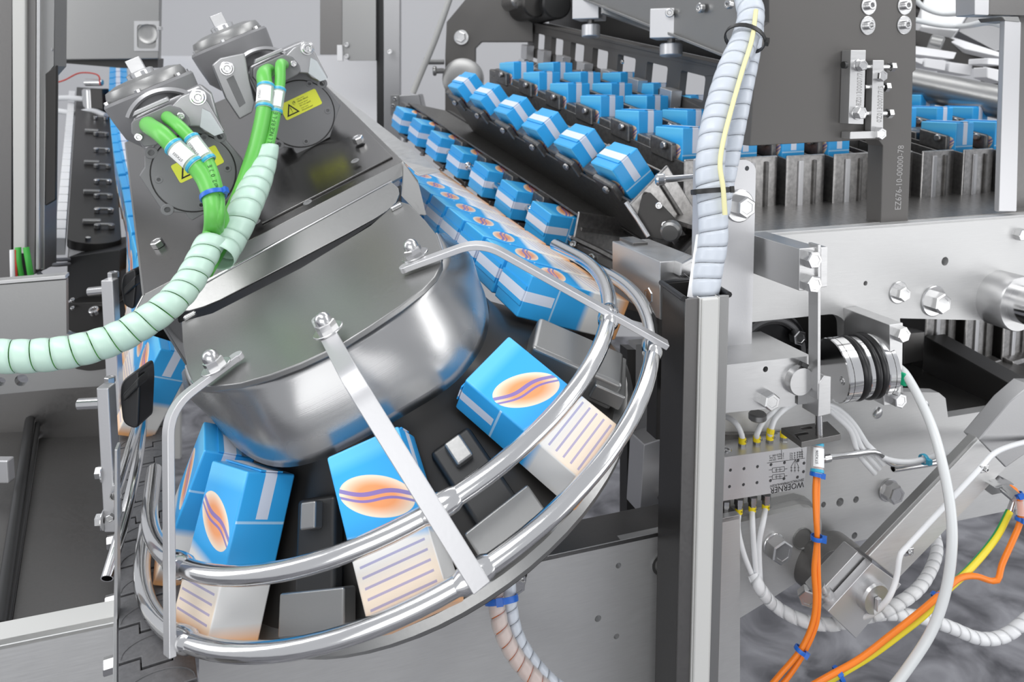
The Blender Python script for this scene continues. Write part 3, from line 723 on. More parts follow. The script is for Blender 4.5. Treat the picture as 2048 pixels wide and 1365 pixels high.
# left climbing run: comes past the motors in a gentle bend
lp = smooth(pp((236, 128, 3.3), (237, 190, 2.85), (243, 250, 2.5), (254, 310, 2.2), (270, 370, 2.0), (288, 440, 1.80), (310, 520, 1.64), (334, 600, 1.50), (352, 680, 1.38)), 8, .098)
lp = lp[::-1]
for i, p in enumerate(lp):
    j = min(i + 1, len(lp) - 1); tg = (lp[j] - lp[max(0, i - 1)]).normalized()
    f = min(1, i / 7); sd = (-C).lerp(V((-1, 0, 0)), f); sd = (sd - tg * sd.dot(tg)).normalized(); nn = tg.cross(sd); nn = nn if nn.z > 0 else -nn
    an = math.radians(46 * (1 - f) + 4); ax = -sd * math.sin(an) + nn * math.cos(an); out = sd * math.cos(an) + nn * math.sin(an)
    carton(p - ax * (CH * .5), tg, out, ax, 'blue carton, %s from the wheel in the column left of the motors' % ORD[i], 'cartons on the left climbing run')
# rails under the runs
t = thing('climbing_run_rail', 'thin steel guide rail along the outside of the right climbing carton run', 'rail', K(.33, .3, -.05))
p0 = K(.325, .22, .075)
obj('rod', MB().tube(smooth(pp((1150, 482, 1.52), (1060, 420, 1.63), (960, 350, 1.82), (870, 285, 2.1), (790, 232, 2.5)), 8), .008, 10), ROD, t, sharp=1)
for x, y, d in ((1062, 421, 1.62), (1005, 380, 1.73), (935, 330, 1.88), (865, 281, 2.1)): obj('rod_joint', MB().sphere(at(x, y, d - .004), .011), ROD, t)

# steel drum cover
PT = HP(.125)
t = thing('drum_cover', 'brushed steel drum cover with flat top above the turning cartons', 'cover', K(0, 0, .1))
top_px = [(740, 452), (797, 402), (818, 408), (850, 440), (874, 470), (884, 500), (882, 530), (870, 553), (845, 578), (800, 612), (740, 652), (680, 690), (600, 727), (540, 750), (480, 767), (430, 773), (400, 772), (385, 763), (374, 735), (365, 690), (362, 645), (366, 642), (426, 626), (602, 536)]
top = [hit(x, y, PT) for x, y in top_px]
obj('top_plate', MB().prism(top, -N * .008), SATIN, t, bevel=.0018)
# flank: from the rim of the plate down and in, with soft bulges
rim = [hit(x, y, HP(.121)) for x, y in [(874, 470), (884, 500), (882, 530), (870, 553), (845, 578), (800, 612), (740, 652), (680, 690), (600, 727), (540, 750), (480, 767), (430, 773), (400, 772), (385, 763), (374, 735)]]
rim = smooth(rim, 6); NRIM = 90
def resample(pts, n):
    L = [0.0]
    for k in range(1, len(pts)): L.append(L[-1] + (pts[k] - pts[k - 1]).length)
    out = []; q = 0
    for k in range(n):
        s_ = L[-1] * k / (n - 1)
        while q < len(L) - 2 and L[q + 1] < s_: q += 1
        out.append(pts[q].lerp(pts[q + 1], min(1, (s_ - L[q]) / max(1e-9, L[q + 1] - L[q]))))
    return out
rim = resample(rim, NRIM)
low = resample(smooth([hit(x, y, HP(.03)) for x, y in ((890, 480), (930, 520), (960, 570), (974, 620), (972, 665), (952, 712), (900, 772), (800, 835), (700, 890), (610, 928), (535, 928), (475, 893), (432, 845), (402, 795), (382, 750))], 6), NRIM)
vs = []; fs = []; LV = 10
for i in range(NRIM):
    f = i / (NRIM - 1)
    for j in range(LV):
        q = j / (LV - 1); p = rim[i].lerp(low[i], q)
        rd_ = p - OO; rd_ = (rd_ - N * rd_.dot(N)).normalized()
        bulge = .010 + .010 * math.exp(-((f - .16) / .07) ** 2) - .004 * math.exp(-((f - .27) / .04) ** 2) + .003 * math.sin(f * 22)
        vs.append(p + rd_ * (bulge * math.sin(math.pi * q)))
nr = NRIM
for i in range(nr - 1):
    for j in range(LV - 1): fs.append((i * LV + j, (i + 1) * LV + j, (i + 1) * LV + j + 1, i * LV + j + 1))
fk = obj('flank', MB().add(vs, fs), DRUM, t, sharp=1.2)
sd = fk.modifiers.new('thickness', 'SOLIDIFY'); sd.thickness = .004; sd.offset = 0
for x, y in ((792, 414), (380, 632)):
    obj('slot_pin', MB().box(hit(x, y, HP(.128)), C, DD, N, .02, .008, .008), ROD, t, bevel=.003)
# weld seam along the rim
obj('rim_weld', MB().tube([p + N * .0015 for p in rim], .0022, 6), ROD, t, sharp=1)

# guide cage: two bent rods welded to three flat straps
t = thing('guide_cage', 'guide cage of two bent polished rods on three flat steel straps around the drum', 'guide rail', K(0, -.3, 0))
def ring_pts(R, h, a0, a1, n=60, lead0=0.0, lead1=0.0):
    out = []
    if lead0: out += [K(R * math.cos(a0), R * math.sin(a0), h) + DD * (lead0 * DS * k / 4) for k in range(4, 0, -1)]
    out += [K(R * math.cos(a0 + (a1 - a0) * k / n), R * math.sin(a0 + (a1 - a0) * k / n), h) for k in range(n + 1)]
    if lead1: out += [K(R * math.cos(a1), R * math.sin(a1), h) + DD * (lead1 * DS * k / 4) for k in range(1, 5)]
    return out
rod1 = ring_pts(.284, 0, math.radians(-181), math.radians(0), lead0=.075, lead1=.07)
rod2 = ring_pts(.317, -.049, math.radians(-181), math.radians(0), lead0=.055, lead1=.06)
rr = .0105
obj('upper_rod', MB().tube(rod1, rr, 16), ROD, t, sharp=1)
obj('lower_rod', MB().tube(rod2, rr, 16), ROD, t, sharp=1)
def strap(pl_px, a_px, foot_px, wd, nut_px, labelr):
    """flat bar: bolted end on the drum top, bend, then down over both rods"""
    end = hit(*pl_px, HP(.130)); bend = hit(*a_px, HP(.130))
    u, v, h = loc_uvh(bend)
    f1 = foot_px
    return end, bend
def flat_bar(path, wdir, wd, th, name='strap'):
    vs = []; fs = []; n = len(path)
    for i, p in enumerate(path):
        tg = (path[min(i + 1, n - 1)] - path[max(i - 1, 0)]).normalized(); w_ = wdir[i] if isinstance(wdir, list) else wdir; w_ = (w_ - tg * w_.dot(tg)).normalized(); up = tg.cross(w_)
        vs += [p - w_ * wd / 2 - up * th / 2, p + w_ * wd / 2 - up * th / 2, p + w_ * wd / 2 + up * th / 2, p - w_ * wd / 2 + up * th / 2]
    for i in range(n - 1):
        for k in range(4): fs.append((i * 4 + k, i * 4 + (k + 1) % 4, i * 4 + 4 + (k + 1) % 4, i * 4 + 4 + k))
    fs += [(0, 1, 2, 3), tuple((n - 1) * 4 + k for k in (3, 2, 1, 0))]
    return obj(name, MB().add(vs, fs), ALU, t, bevel=.0012, sharp=.5)
def rod_at(pts, x, y):
    best = min(pts, key=lambda p: (V(px_of(p)) - V((x, y))).length); return best
def px_of(P):
    v = P - CAM; d = v.dot(FV); return (PPX + FPX * v.dot(RV) / d, PPY - FPX * v.dot(UV) / d)
for nut, outp, bendp, r1, r2, wpx in (((436, 741), (472, 716), (336, 818), (352, 1138), (356, 1284), 44), ((660, 668), (640, 640), (705, 760), (868, 1018), (944, 1152), 54), ((833, 517), (812, 536), (962, 482), (1212, 640), (1316, 704), 36)):
    p_end = hit(*outp, HP(.132)); p_nut = hit(*nut, HP(.132))
    A1 = rod_at(rod1, *r1); A2 = rod_at(rod2, *r2)
    rad_d = (A1 - OO); rad_d = (rad_d - N * rad_d.dot(N)).normalized(); outw = (A2 - A1).normalized()
    tgd = N.cross(rad_d).normalized(); nrm_ = tgd.cross(outw); nrm_ = nrm_ if nrm_.dot(rad_d) > 0 else -nrm_
    off_ = nrm_ * (rr + .004)
    A1o, A2o = A1 + off_, A2 + off_
    up_ = A1o - outw * 0
    # bend point: intersection of the drum top level with the line of the rods
    s_ = ((OO + N * (.132 * DS)) - A1o).dot(N) / outw.dot(N)
    corner = A1o + outw * s_
    bend0 = hit(*bendp, HP(.132))
    corner = bend0
    path = smooth([p_end, p_end.lerp(corner, .5), p_end.lerp(corner, .80), corner + (A1o - corner).normalized() * .012 - N * .004, corner.lerp(A1o, .22), A1o, A2o, A2o + (A2o - A1o).normalized() * .018], 6)
    # sharp-ish bend built from straight lengths with a rounded corner
    leg1 = (p_end - corner).normalized(); leg2 = (A2o - corner).normalized(); k = .03
    arc = [(corner + leg1 * k) * (1 - q) ** 2 + corner * (2 * q * (1 - q)) + (corner + leg2 * k) * q * q for q in [i / 8 for i in range(9)]]
    path = [p_end] + arc + [A2o + leg2 * .012]
    d_ = (corner - CAM).dot(FV)
    flat_bar(path, leg1.cross(leg2).normalized(), wpx * d_ / FPX * .74, .008)
    obj('end_eye', MB().lathe(p_end, N, [(0, -.004), (wpx * d_ / FPX * .37, -.004), (wpx * d_ / FPX * .37, .004), (0, .004)], 24), ALU, t, bevel=.001)
    fastener('capnut', t, p_nut + N * .004, N, .0105, washer=1.75)
    for q_, ro in ((A1, rod1), (A2, rod2)):
        obj('weld_bead', MB().lathe(q_ - (ro[min(ro.index(q_) + 1, len(ro) - 1)] - q_).normalized() * .022, (ro[min(ro.index(q_) + 1, len(ro) - 1)] - q_), [(rr * .9, 0), (rr * 1.25, .008), (rr * 1.35, .022), (rr * 1.25, .036), (rr * .9, .044)], 14), ROD, t, sharp=1)

# ================================================================== MOTOR HOUSING
t = thing('drive_housing', 'dark polished steel housing with folded front lip that carries the two motors', 'housing', K(0, .5, 0))
hp = HP(.163)
Pl, Pr = hit(284, 592, hp), hit(806, 322, hp)
LB = .78
nh = C.cross(D0).normalized(); nh = nh if nh.z > 0 else -nh
obj('top_panel', MB().prism([Pl, Pr, Pr + D0 * LB, Pl + D0 * LB], -nh * .006), POLISH, t, bevel=.0012)
rl, rr_ = hit(376, 585, HP(.142)), hit(783, 364, HP(.142))
def lin(p, d, u0): return p + d * u0
cd_ = (Pr - Pl).normalized()
sl0 = Pl.lerp(Pr, 0.0)
# folded lip: panel edge -> ridge
lipL = rl + (rl - rr_).normalized() * .10; lipR = rr_ + (rr_ - rl).normalized() * .028
obj('front_lip', MB().prism([Pl, Pr, lipR, lipL], -nh * .005), SATIN, t, bevel=.001)
# side cheek at the right
side_px = [(806, 322), (834, 361), (851, 432), (840, 428), (806, 392), (782, 362)]
sk = [Pr, hit(836, 361, HP(.130)), hit(853, 430, HP(.100)), hit(842, 428, HP(.105)), hit(806, 390, HP(.127)), lipR]
obj('right_cheek', MB().prism(sk, -C * .004), SATIN, t, bevel=.0008)
# flap with rounded ends under the ridge
fl_px = [(783, 364), (797, 376), (799, 388), (792, 405), (775, 421), (750, 437), (690, 470), (600, 517), (500, 569), (440, 600), (406, 614), (378, 622), (356, 622), (350, 612), (376, 586)]
fpl_n = (cd_.cross((hit(600, 517, HP(.117)) - hit(588, 470, HP(.142))))).normalized(); fpl_n = fpl_n if fpl_n.dot(CAM - rl) > 0 else -fpl_n
fpl = (rl, fpl_n)
fp = [hit(x, y, fpl) for x, y in fl_px]
obj('flap', MB().prism(fp, -fpl_n * .004), SATIN, t, bevel=.0012)
obj('ridge_bead', MB().tube([rl + fpl_n * .001, rr_ + fpl_n * .001], .0035, 8), ROD, t, sharp=1)
obj('slot_shade_sheet', MB().prism([hit(356, 642, HP(.108)), hit(430, 630, HP(.108)), hit(602, 542, HP(.108)), hit(802, 408, HP(.108)), hit(802, 370, HP(.108)), hit(356, 596, HP(.108))], -N * .004), BLACK, t)  # black sheet in place of the shade inside the slot
# left cheek and light wing on the right
lk = [Pl, lipL, hit(356, 622, HP(.11)), hit(362, 690, HP(.06)), Pl - N * .2 + D0 * .02]
obj('left_cheek', MB().prism(lk, C * .004), SATIN, t, bevel=.0008)
obj('left_skirt', MB().prism([Pl, Pl + D0 * LB, Pl + D0 * LB - nh * .10, Pl - nh * .10], C * .004), SATIN, t, bevel=.0008)
wing = [Pr, Pr + D0 * .62, at(742, 236, (Pr + D0 * .5 - CAM).dot(FV)), at(880, 342, (Pr - CAM).dot(FV) + .02), at(838, 350, (Pr - CAM).dot(FV) - .015)]
obj('side_wing', MB().prism(wing, -N * .003), PLATE, t, bevel=.0008)
obj('raised_pad', MB().prism([Pl.lerp(Pr, .44) + D0 * .03 + nh * .004, Pl.lerp(Pr, .98) + D0 * .03 + nh * .004, Pl.lerp(Pr, .98) + D0 * .20 + nh * .004, Pl.lerp(Pr, .44) + D0 * .20 + nh * .004], -nh * .004), POLISH, t, bevel=.0015)
hpl = (Pl, nh)
for x, y in ((318, 492), (718, 284)):
    o = fastener('hex', t, hit(x, y, hpl), nh, .0095)
for x, y in ((710, 322), (615, 405), (512, 445)):
    fastener('flatscrew', t, hit(x, y, (Pl + nh * .004, nh)), nh, .008)

# ================================================================== MOTORS
def motor(cx, cy, v, lab, sticker, da=0.0, db=0.0):
    fpn = (OO + DD * (v * DS), -DD); c0 = hit(cx, cy, fpn)
    k = DS                                     # local (a,b,c) in carousel units
    def Q(a, b, c=0.0): return c0 + (C * a + N * b - DD * c) * k
    def R2(pts): return [Q(a, b) for a, b in pts]
    t = thing('geared_motor', lab, 'motor', Q(0, -.10, -.05), 'geared motors on the drive housing')
    # outline measured on the left motor
    fp_l = (OO + DD * (.30 * DS), -DD); cl = hit(388, 346, fp_l)
    def loc(x, y, pl_=fp_l):
        q = (hit(x, y, pl_) - cl) / DS; return q.dot(C), q.dot(N)
    out = [loc(x, y) for x, y in ((441, 268), (452, 282), (487, 322), (479, 345), (470, 372), (462, 398), (384, 442), (376, 436), (371, 427), (348, 425), (338, 432), (327, 427), (278, 352), (289, 336), (289, 314), (291, 302), (305, 296), (330, 270), (400, 240))]
    obj('flange', MB().prism(R2(out), DD * .05), GPAINT, t, bevel=.002)
    fl_c = obj('cover_disc', MB().lathe(Q(0, 0), -DD, [(.0555 * k, -.001), (.0555 * k, .0006), (.0548 * k, .0012), (0, .0012)], 56), GPAINT, t, sharp=.4)
    obj('cover_groove', MB().lathe(Q(0, 0), -DD, [(.0558 * k, .0002), (.0566 * k, .0010), (.0574 * k, .0002)], 56), BLACKMET, t, sharp=.4)
    for x, y in ((441, 272), (301, 305), (334, 421)): 
        a, b = loc(x, y); fastener('flatscrew', t, Q(a * .985, b * .985), -DD, .0088 * 1.2)
    for a, b in ((-.045, .012), (.035, .040), (.043, -.014), (-.012, -.046)): fastener('flatscrew', t, Q(a, b, .001), -DD, .0055 * 1.2)
    # gear casting behind the flange, up the N axis
    body = [loc(x, y) for x, y in ((470, 330), (455, 285), (440, 240), (425, 190), (400, 170), (372, 182), (330, 202), (262, 236), (258, 262), (280, 300), (300, 330), (350, 400), (440, 400))]
    obj('gear_case', MB().prism([Q(a, b, -.05 / k) for a, b in body], DD * .10), GCAST, t, bevel=.006)
    cyl_a, cyl_b, cyl_c = -.052 + da, .0, -.115
    ax0 = Q(cyl_a, .02 + db, cyl_c); topc = Q(cyl_a, .128, cyl_c)
    obj('gear_bell', MB().lathe(ax0, N, [(0, 0), (.036 * k, 0), (.044 * k, .03 * k), (.062 * k, .055 * k), (.066 * k, .085 * k), (.068 * k, .108 * k), (.066 * k, .112 * k), (.058 * k, .113 * k), (0, .113 * k)], 48), GPAINT, t, sharp=.5)
    lid = obj('gear_lid', MB().lathe(ax0, N, [(.060 * k, .113 * k), (.060 * k, .119 * k), (.057 * k, .127 * k), (.040 * k, .132 * k), (.026 * k, .133 * k), (0, .133 * k)], 48), SATIN, t, sharp=.4)
    obj('hub_collar', MB().lathe(ax0, N, [(.020 * k, .132 * k), (.020 * k, .139 * k), (.016 * k, .141 * k), (0, .141 * k)], 32), ROD, lid, sharp=.5)
    obj('square_shaft', MB().box(ax0 + N * .148 * k, C, DD, N, .021 * k, .021 * k, .024 * k), STEEL, lid, bevel=.001)
    for i in range(6):
        a = math.radians(60 * i + 20); fastener('hex', lid, ax0 + (C * math.cos(a) + DD * math.sin(a)) * .0625 * k + N * .112 * k, N, .0045)
    # big ring seam of the housing neck
    obj('neck_ring', MB().lathe(Q(-.025 + da * .5, .068, -.042), -DD, [(.060 * k, -.02), (.060 * k, .0), (.055 * k, .004), (.052 * k, 0)], 32, ang=(-1.5, .85), ref=N), GCAST, t, sharp=.5)
    # top clamp bracket with big socket screw
    br = [loc(x, y) for x, y in ((343, 212), (362, 192), (378, 184), (404, 186), (418, 206), (449, 260), (427, 268), (408, 261), (398, 251), (376, 250), (366, 229))]
    obj('clamp_bracket', MB().prism([Q(a, b, .030) for a, b in br], DD * .06), GCAST, t, bevel=.003)
    ps = [loc(x, y) for x, y in ((404, 214), (420, 222), (446, 262), (428, 268), (400, 250))]
    obj('clear_guard', MB().prism([Q(a, b, .036) for a, b in ps], DD * .004), CLEAR, t, bevel=.0006)
    a, b = loc(396, 193); fastener('socket', t, Q(a, b, .030), -DD, .0088 * 1.2, washer=1.3)
    if sticker == 'right':
        def loc2(x, y): q = (hit(x, y, fpn) - c0) / DS; return q.dot(C), q.dot(N)
        b2 = [loc2(x, y) for x, y in ((424, 130), (440, 116), (488, 106), (497, 150), (508, 205), (503, 224), (478, 238), (450, 196))]
        obj('clamp_bracket', MB().prism([Q(a_, b_, .018) for a_, b_ in b2], DD * .06), GCAST, t, bevel=.003)
        obj('bracket_recess', MB().prism([Q(*loc2(x, y), .0188) for x, y in ((452, 158), (466, 150), (490, 205), (478, 214))], DD * .002), GPAINT, t, bevel=.0006)
        fastener('socket', t, Q(*loc2(453, 137), .018), -DD, .0088 * 1.2, washer=1.3)
    # connector box
    cb = [loc(x, y) for x, y in ((270, 238), (340, 207), (362, 214), (378, 232), (382, 246), (374, 254), (313, 287), (291, 290), (266, 262), (266, 244))]
    bx = obj('connector_box', MB().prism([Q(a, b, .032) for a, b in cb], DD * .05), GPAINT, t, bevel=.0025)
    tb = [loc(x, y) for x, y in ((270, 236), (340, 205), (339, 199), (272, 229))]
    obj('box_lid', MB().prism([Q(a, b + .004, .024) for a, b in [loc(270, 238), loc(344, 206), loc(338, 198), loc(274, 226)]], DD * .035), GCAST, bx, bevel=.002)
    for x, y in ((281, 270), (363, 229)):
        a, b = loc(x, y); fastener('socket', bx, Q(a, b, .032), -DD, .0052 * 1.2)
    # warning sticker
    def SQ(pts): return [Q(a, b, .0022) for a, b in pts]
    sx0 = loc(336, 343) if sticker == 'left' else None
    a0, b0 = -.0375 + (.012 if sticker == 'right' else .015), .0025 - (.003 if sticker == 'right' else .008)
    e1 = (C * .985 + N * .02).normalized(); e2 = -DD
    e2 = (-DD).cross(e1)
    sp = Q(a0, b0, .0018); ww, hh_ = .066 * k, .0285 * k
    cs_ = rounded([sp, sp + e1 * ww, sp + e1 * ww + e2 * hh_, sp + e2 * hh_], .004, 4)
    st = obj('warning_sticker', MB().prism(cs_, DD * .0006), YEL, t, bevel=0)
    def XY(x, y, lift=.0004): return sp + e1 * (x * ww) + e2 * (y * hh_) - DD * lift
    # warning triangle (outlined) and exclamation mark
    tri = [(.06, .16), (.40, .16), (.23, .84)]; cx_, cy_ = .23, .39
    inn = [(cx_ + (x - cx_) * .68, cy_ + (y - cy_) * .68) for x, y in tri]
    mb = MB(); mb.add([XY(*p) for p in tri + inn], [(0, 1, 4, 3), (1, 2, 5, 4), (2, 0, 3, 5)]); 
    mb.add([XY(*p) for p in ((.222, .60), (.240, .60), (.236, .40), (.226, .40))], [(0, 1, 2, 3)]); mb.add([XY(*p) for p in ((.224, .35), (.238, .35), (.238, .30), (.224, .30))], [(0, 1, 2, 3)])
    obj('warning_triangle', mb, INK, st)
    for i, (s_, sz) in enumerate((('Geber justiert', .08), ('Nicht \u00f6ffnen!', .125), ('Encoder adjusted', .08), ('Do not open!', .125), ('Codeur ajust\u00e9', .08), ("N'ouvrez pas!", .125))):
        text('sticker_text', s_, XY(.46, .83 - i * .142, .0004), e1, -DD, sz * hh_, INK, st, lift=0)
    text('handwritten_mark', '(9' if sticker == 'right' else 'AB', XY(.33, .66), (e1 + e2 * .25), -DD, .24 * hh_, INK, st, lift=0)
    # cable exits (pixels for the cables start here)
    ex = [loc(301, 247), loc(338, 232)]
    return t, [Q(a, b, .030) for a, b in ex], Q
MR = motor(601, 228, .45, 'grey geared motor with yellow sticker, right and farther one on the housing', 'right', .006, .024)
ML = motor(388, 346, .30, 'grey geared motor with yellow sticker, left and nearer one beside the blue carton column', 'left', .045, .0)
# ================================================================== GREEN CABLE BUNDLE
t = thing('green_cable_bundle', 'four green motor cables gathered in a milky green spiral wrap sweeping to the left border', 'cable', at(300, 640, 1.05))
def dpt(P): return (P - CAM).dot(FV)
def exit_path(p, pts):
    return smooth([p - DD * 0 + DD * .02, p - DD * .012, ] + pp(*pts), 8, .008)
eR, eL = MR[1], ML[1]
dR, dL = dpt(eR[0]), dpt(eL[0])
r1, r2 = .0135, .0098
P1 = exit_path(eR[0], [(528, 150, dR - .07), (531, 185, dR - .09), (526, 230, dR - .11), (514, 285, dR - .14), (499, 335, dR - .17), (478, 395, dR - .22), (452, 450, dR - .28), (436, 480, 1.16), (404, 535, 1.11)])
P2 = exit_path(eR[1], [(561, 130, dR - .05), (560, 165, dR - .07), (553, 215, dR - .09), (544, 262, dR - .11), (533, 305, dR - .14), (516, 345, dR - .16), (494, 400, dR - .21), (470, 450, dR - .27), (446, 490, 1.17), (414, 545, 1.11)])
P3 = exit_path(eL[0], [(322, 268, dL - .06), (352, 297, dL - .07), (384, 326, dL - .075), (408, 356, dL - .08), (422, 392, dL - .09), (427, 432, dL - .10), (423, 470, 1.14), (405, 515, 1.11)])
P4 = exit_path(eL[1], [(357, 252, dL - .05), (382, 278, dL - .06), (404, 304, dL - .065), (419, 332, dL - .07), (429, 362, dL - .08), (436, 396, dL - .085), (436, 436, dL - .10), (432, 470, 1.15), (415, 515, 1.11)])
for p, r in ((P1, r1), (P2, r2), (P3, r1), (P4, r2)): obj('cable', MB().tube(p, r, 16), GREEN, t, sharp=1)
def tnear(path, x, y): return min(range(len(path)), key=lambda i: (V(px_of(path[i])) - V((x, y))).length) / (len(path) - 1)
sleeve(t, P1, tnear(P1, 527, 197), r1, .052, 'STX501')
sleeve(t, P2, tnear(P2, 556, 200), r2, .052, 'STWR501')
sleeve(t, P3, tnear(P3, 372, 314), r1, .052, 'STX503')
sleeve(t, P4, tnear(P4, 402, 298), r2, .052, 'STWR503')
i_ = int(tnear(P3, 426, 392) * (len(P3) - 1)); fr_ = frames(P3)[i_]; mid = P3[i_].lerp(P4[int(tnear(P4, 435, 392) * (len(P4) - 1))], .35)
tie(t, [mid - fr_[1] * .01, mid, mid + fr_[1] * .01], .5, .0185, wd=.007, head=V((1, -.4, -.3)))
# printed lettering along the thin cables
def cable_print(path, t0, t1, s_, r, size, cam_side=True):
    fr = frames(path); i0, i1 = int(t0 * (len(path) - 1)), int(t1 * (len(path) - 1)); sub = path[i0:i1 + 1]
    n = len(s_); mb_ = []
    for k, ch in enumerate(s_):
        if ch == ' ': continue
        i = i0 + int((i1 - i0) * (1 - k / n)); p, ax, a, b = fr[i]
        side = (CAM - p); side = (side - ax * side.dot(ax)).normalized()
        text('cable_print', ch, p + side * r - side.cross(ax) * (-size * .35), -ax, side, size, GREEN2 if False else PRINTG, t, lift=.0004)
PRINTG = mat('cable_print_ink', (0.035, 0.16, 0.03), .5)
cable_print(P2, tnear(P2, 551, 228), tnear(P2, 534, 306), 'FULLINGER FLEX', r2, .011)
cable_print(P4, tnear(P4, 424, 340), tnear(P4, 437, 395), 'SERVO 2002 ES', r2, .009)
# wraps
PA = smooth(pp((538, 290, dR - .13), (527, 330, dR - .15), (508, 375, dR - .19), (484, 430, dR - .25), (458, 480, 1.17), (432, 520, 1.12)), 8, .006)
spiral('spiral_wrap', PA, .026, .030, GWRAP, t, gap=.03, bulge=.03, rad=lambda s: .0175 + .0085 * min(1, s * 3.2))
PB = smooth(pp((424, 478, 1.13), (402, 522, 1.10), (374, 570, 1.07), (335, 612, 1.04), (285, 648, 1.02), (225, 680, 1.00), (150, 702, .98), (70, 712, .965), (0, 713, .955), (-80, 708, .95)), 10, .006)
spiral('spiral_wrap', PB, .0215, .0225, GWRAP, t, gap=.055, bulge=.05, seg=24)
for dx, dy, r in ((.008, .006, .0105), (-.009, .002, .0105), (.002, -.010, .008)):
    fr = frames(PB); obj('cable', MB().tube([p + a * dx + b * dy for p, tt, a, b in fr], r, 12), GREEN, t, sharp=1)

# ================================================================== CARTON CASSETTE CHAIN
P2c = at(1362, 283, 1.52)
DRN = DR
DRH = V((DR.x, DR.y, 0)).normalized(); ZR = Z.copy(); AR = DRH.cross(ZR)      # across to the right
SP, RW = .1175, .205
CEN = P2c - ZR * RW
PITCH = .144
def cass_frame(i):
    """i: 0 = last flat one at the head of the wheel; >0 further right; <0 turning down"""
    if i == -2:
        a = math.radians(78); return at(1098, 448, 1.55), ZR * math.cos(a) - AR * math.sin(a), AR * math.cos(a) + ZR * math.sin(a)
    if i >= 0: return P2c + A * (SP * i), ZR, AR
    a = math.radians({-1: 38, -2: 86}.get(i, 38)); rw = RW * {-1: 1.03, -2: 1.16}.get(i, 1)
    return CEN + (ZR * math.cos(a) - AR * math.sin(a)) * rw, ZR * math.cos(a) - AR * math.sin(a), AR * math.cos(a) + ZR * math.sin(a)
CAPH = .052
NAMES = {0: 'upright row at the head of the wheel', 1: 'second upright row right of the wheel', 2: 'third upright row', -1: 'row tilting over the wheel', -2: 'row hanging on the side of the wheel'}
def cassette(i, n, lab, cartons=None, first=0, scale=1.0, dz=0.0, group='carton cassettes on the turning chain', m=CASS, clab=None, shift=0.0, dx=0.0):
    c, up, ri = cass_frame(i); c = c + Z * dz + DRN * shift + A * dx
    t = thing('carton_cassette', lab, 'cassette', c - up * .15, group)
    dep = CH - CAPH
    mid = c + up * (-.03) + up * 0
    topz = c - up * .022                      # cassette rim below the cap
    Ln = PITCH * n
    cc = topz - up * (dep / 2) + DRN * (Ln / 2 - PITCH / 2)
    for sgn in (-1, 1):
        obj('side_plate', MB().box(cc + ri * sgn * (CT / 2 + .010), ri, DRN, up, .005, Ln, dep), m, t, bevel=.0015)
    obj('base_bar', MB().box(cc - up * (dep / 2 + .012), ri, DRN, up, CT + .03, Ln, .018), BLACKMET, t, bevel=.002)
    ep = c - DRN * (PITCH / 2 + .004)
    e_ = obj('end_plate', MB().box(ep - up * (.022 + dep / 2), ri, DRN, up, CT + .044, .006, dep + .02), CASSL, t, bevel=.004)
    obj('end_foot', MB().box(ep - up * (.022 + dep - .006) - DRN * .012, ri, DRN, up, CT + .04, .03, .012), CASSL, e_, bevel=.003)
    obj('end_rib', MB().box(ep - up * (.022 + dep / 2) - DRN * .005 + ri * .022, ri, DRN, up, .008, .006, dep), CASS, e_, bevel=.002)
    obj('end_rib', MB().box(ep - up * (.022 + dep / 2) - DRN * .005 - ri * .018, ri, DRN, up, .014, .005, dep), ALU, e_, bevel=.002)
    for k in range(n):
        q = topz + DRN * ((k + .5) * PITCH)
        d_ = obj('divider', MB().box(q - up * (dep / 2 - .008), ri, DRN, up, CT + .016, PITCH - CW - .012, dep + .016), m, t, bevel=.004)
        q2 = q + up * .012
        mb = MB().box(q2 + ri * .018 - DRN * .008, ri, DRN, up, .018, .02, .012); mb.box(q2 - ri * .016 + DRN * .006, ri, DRN, up, .02, .014, .01); mb.cyl(q2 + ri * .0 - DRN * .014, q2 - DRN * .014 + up * .012, .006, 10)
        obj('pusher_pin', mb, CASSL, d_, bevel=.0015)
    if cartons is None or len(list(cartons)):
        for k in (cartons if cartons is not None else range(n)):
            hb_ = obj('side_holder', MB().box(c + DRN * (k * PITCH) - ri * (CT / 2 + .012) - up * .012, ri, DRN, up, .014, CW * .8, .038), m, t, bevel=.004)
            obj('holder_knob', MB().cyl(c + DRN * (k * PITCH - .015) - ri * (CT / 2 + .02) - up * .002, c + DRN * (k * PITCH - .015) - ri * (CT / 2 + .028) - up * .002, .008, 10, .002), CASSL, hb_)
    rows = cartons if cartons is not None else range(n)
    for k in rows:
        p = c + DRN * (k * PITCH) + up * (.030 - CH / 2)
        carton(p, DRN, ri, up, clab(k), 'cartons in the cassettes')
    return t
def cl(row): return lambda k: 'blue carton, %s from the near end of the %s' % (ORD[k], row)
cassette(-1, 6, 'dark cassette tilting over the head of the wheel with six blue cartons', clab=cl('row tilting over the wheel'), shift=-.02, dx=-.030)
cassette(-2, 7, 'dark cassette hanging on the left side of the wheel above the climbing cartons', clab=cl('row hanging beside the wheel'), cartons=range(0, 7))
cassette(0, 6, 'dark cassette standing upright at the head of the wheel with six blue cartons', clab=cl('foremost upright row'))
cassette(1, 6, 'dark cassette in second upright row, right of the one at the wheel head', clab=cl('second upright row'))
cassette(2, 6, 'dark cassette in third upright row, close under the comb beam', clab=cl('third upright row'), cartons=range(0, 5))
for i in (3, 4, 5):
    cassette(i, 2, 'dark cassette with pale end, %s one right of the clear wraps' % ('first', 'second', 'third')[i - 3], clab=cl('%s row below the coated plate' % ('first', 'second', 'third')[i - 3]), cartons=[0] if i == 3 else [])
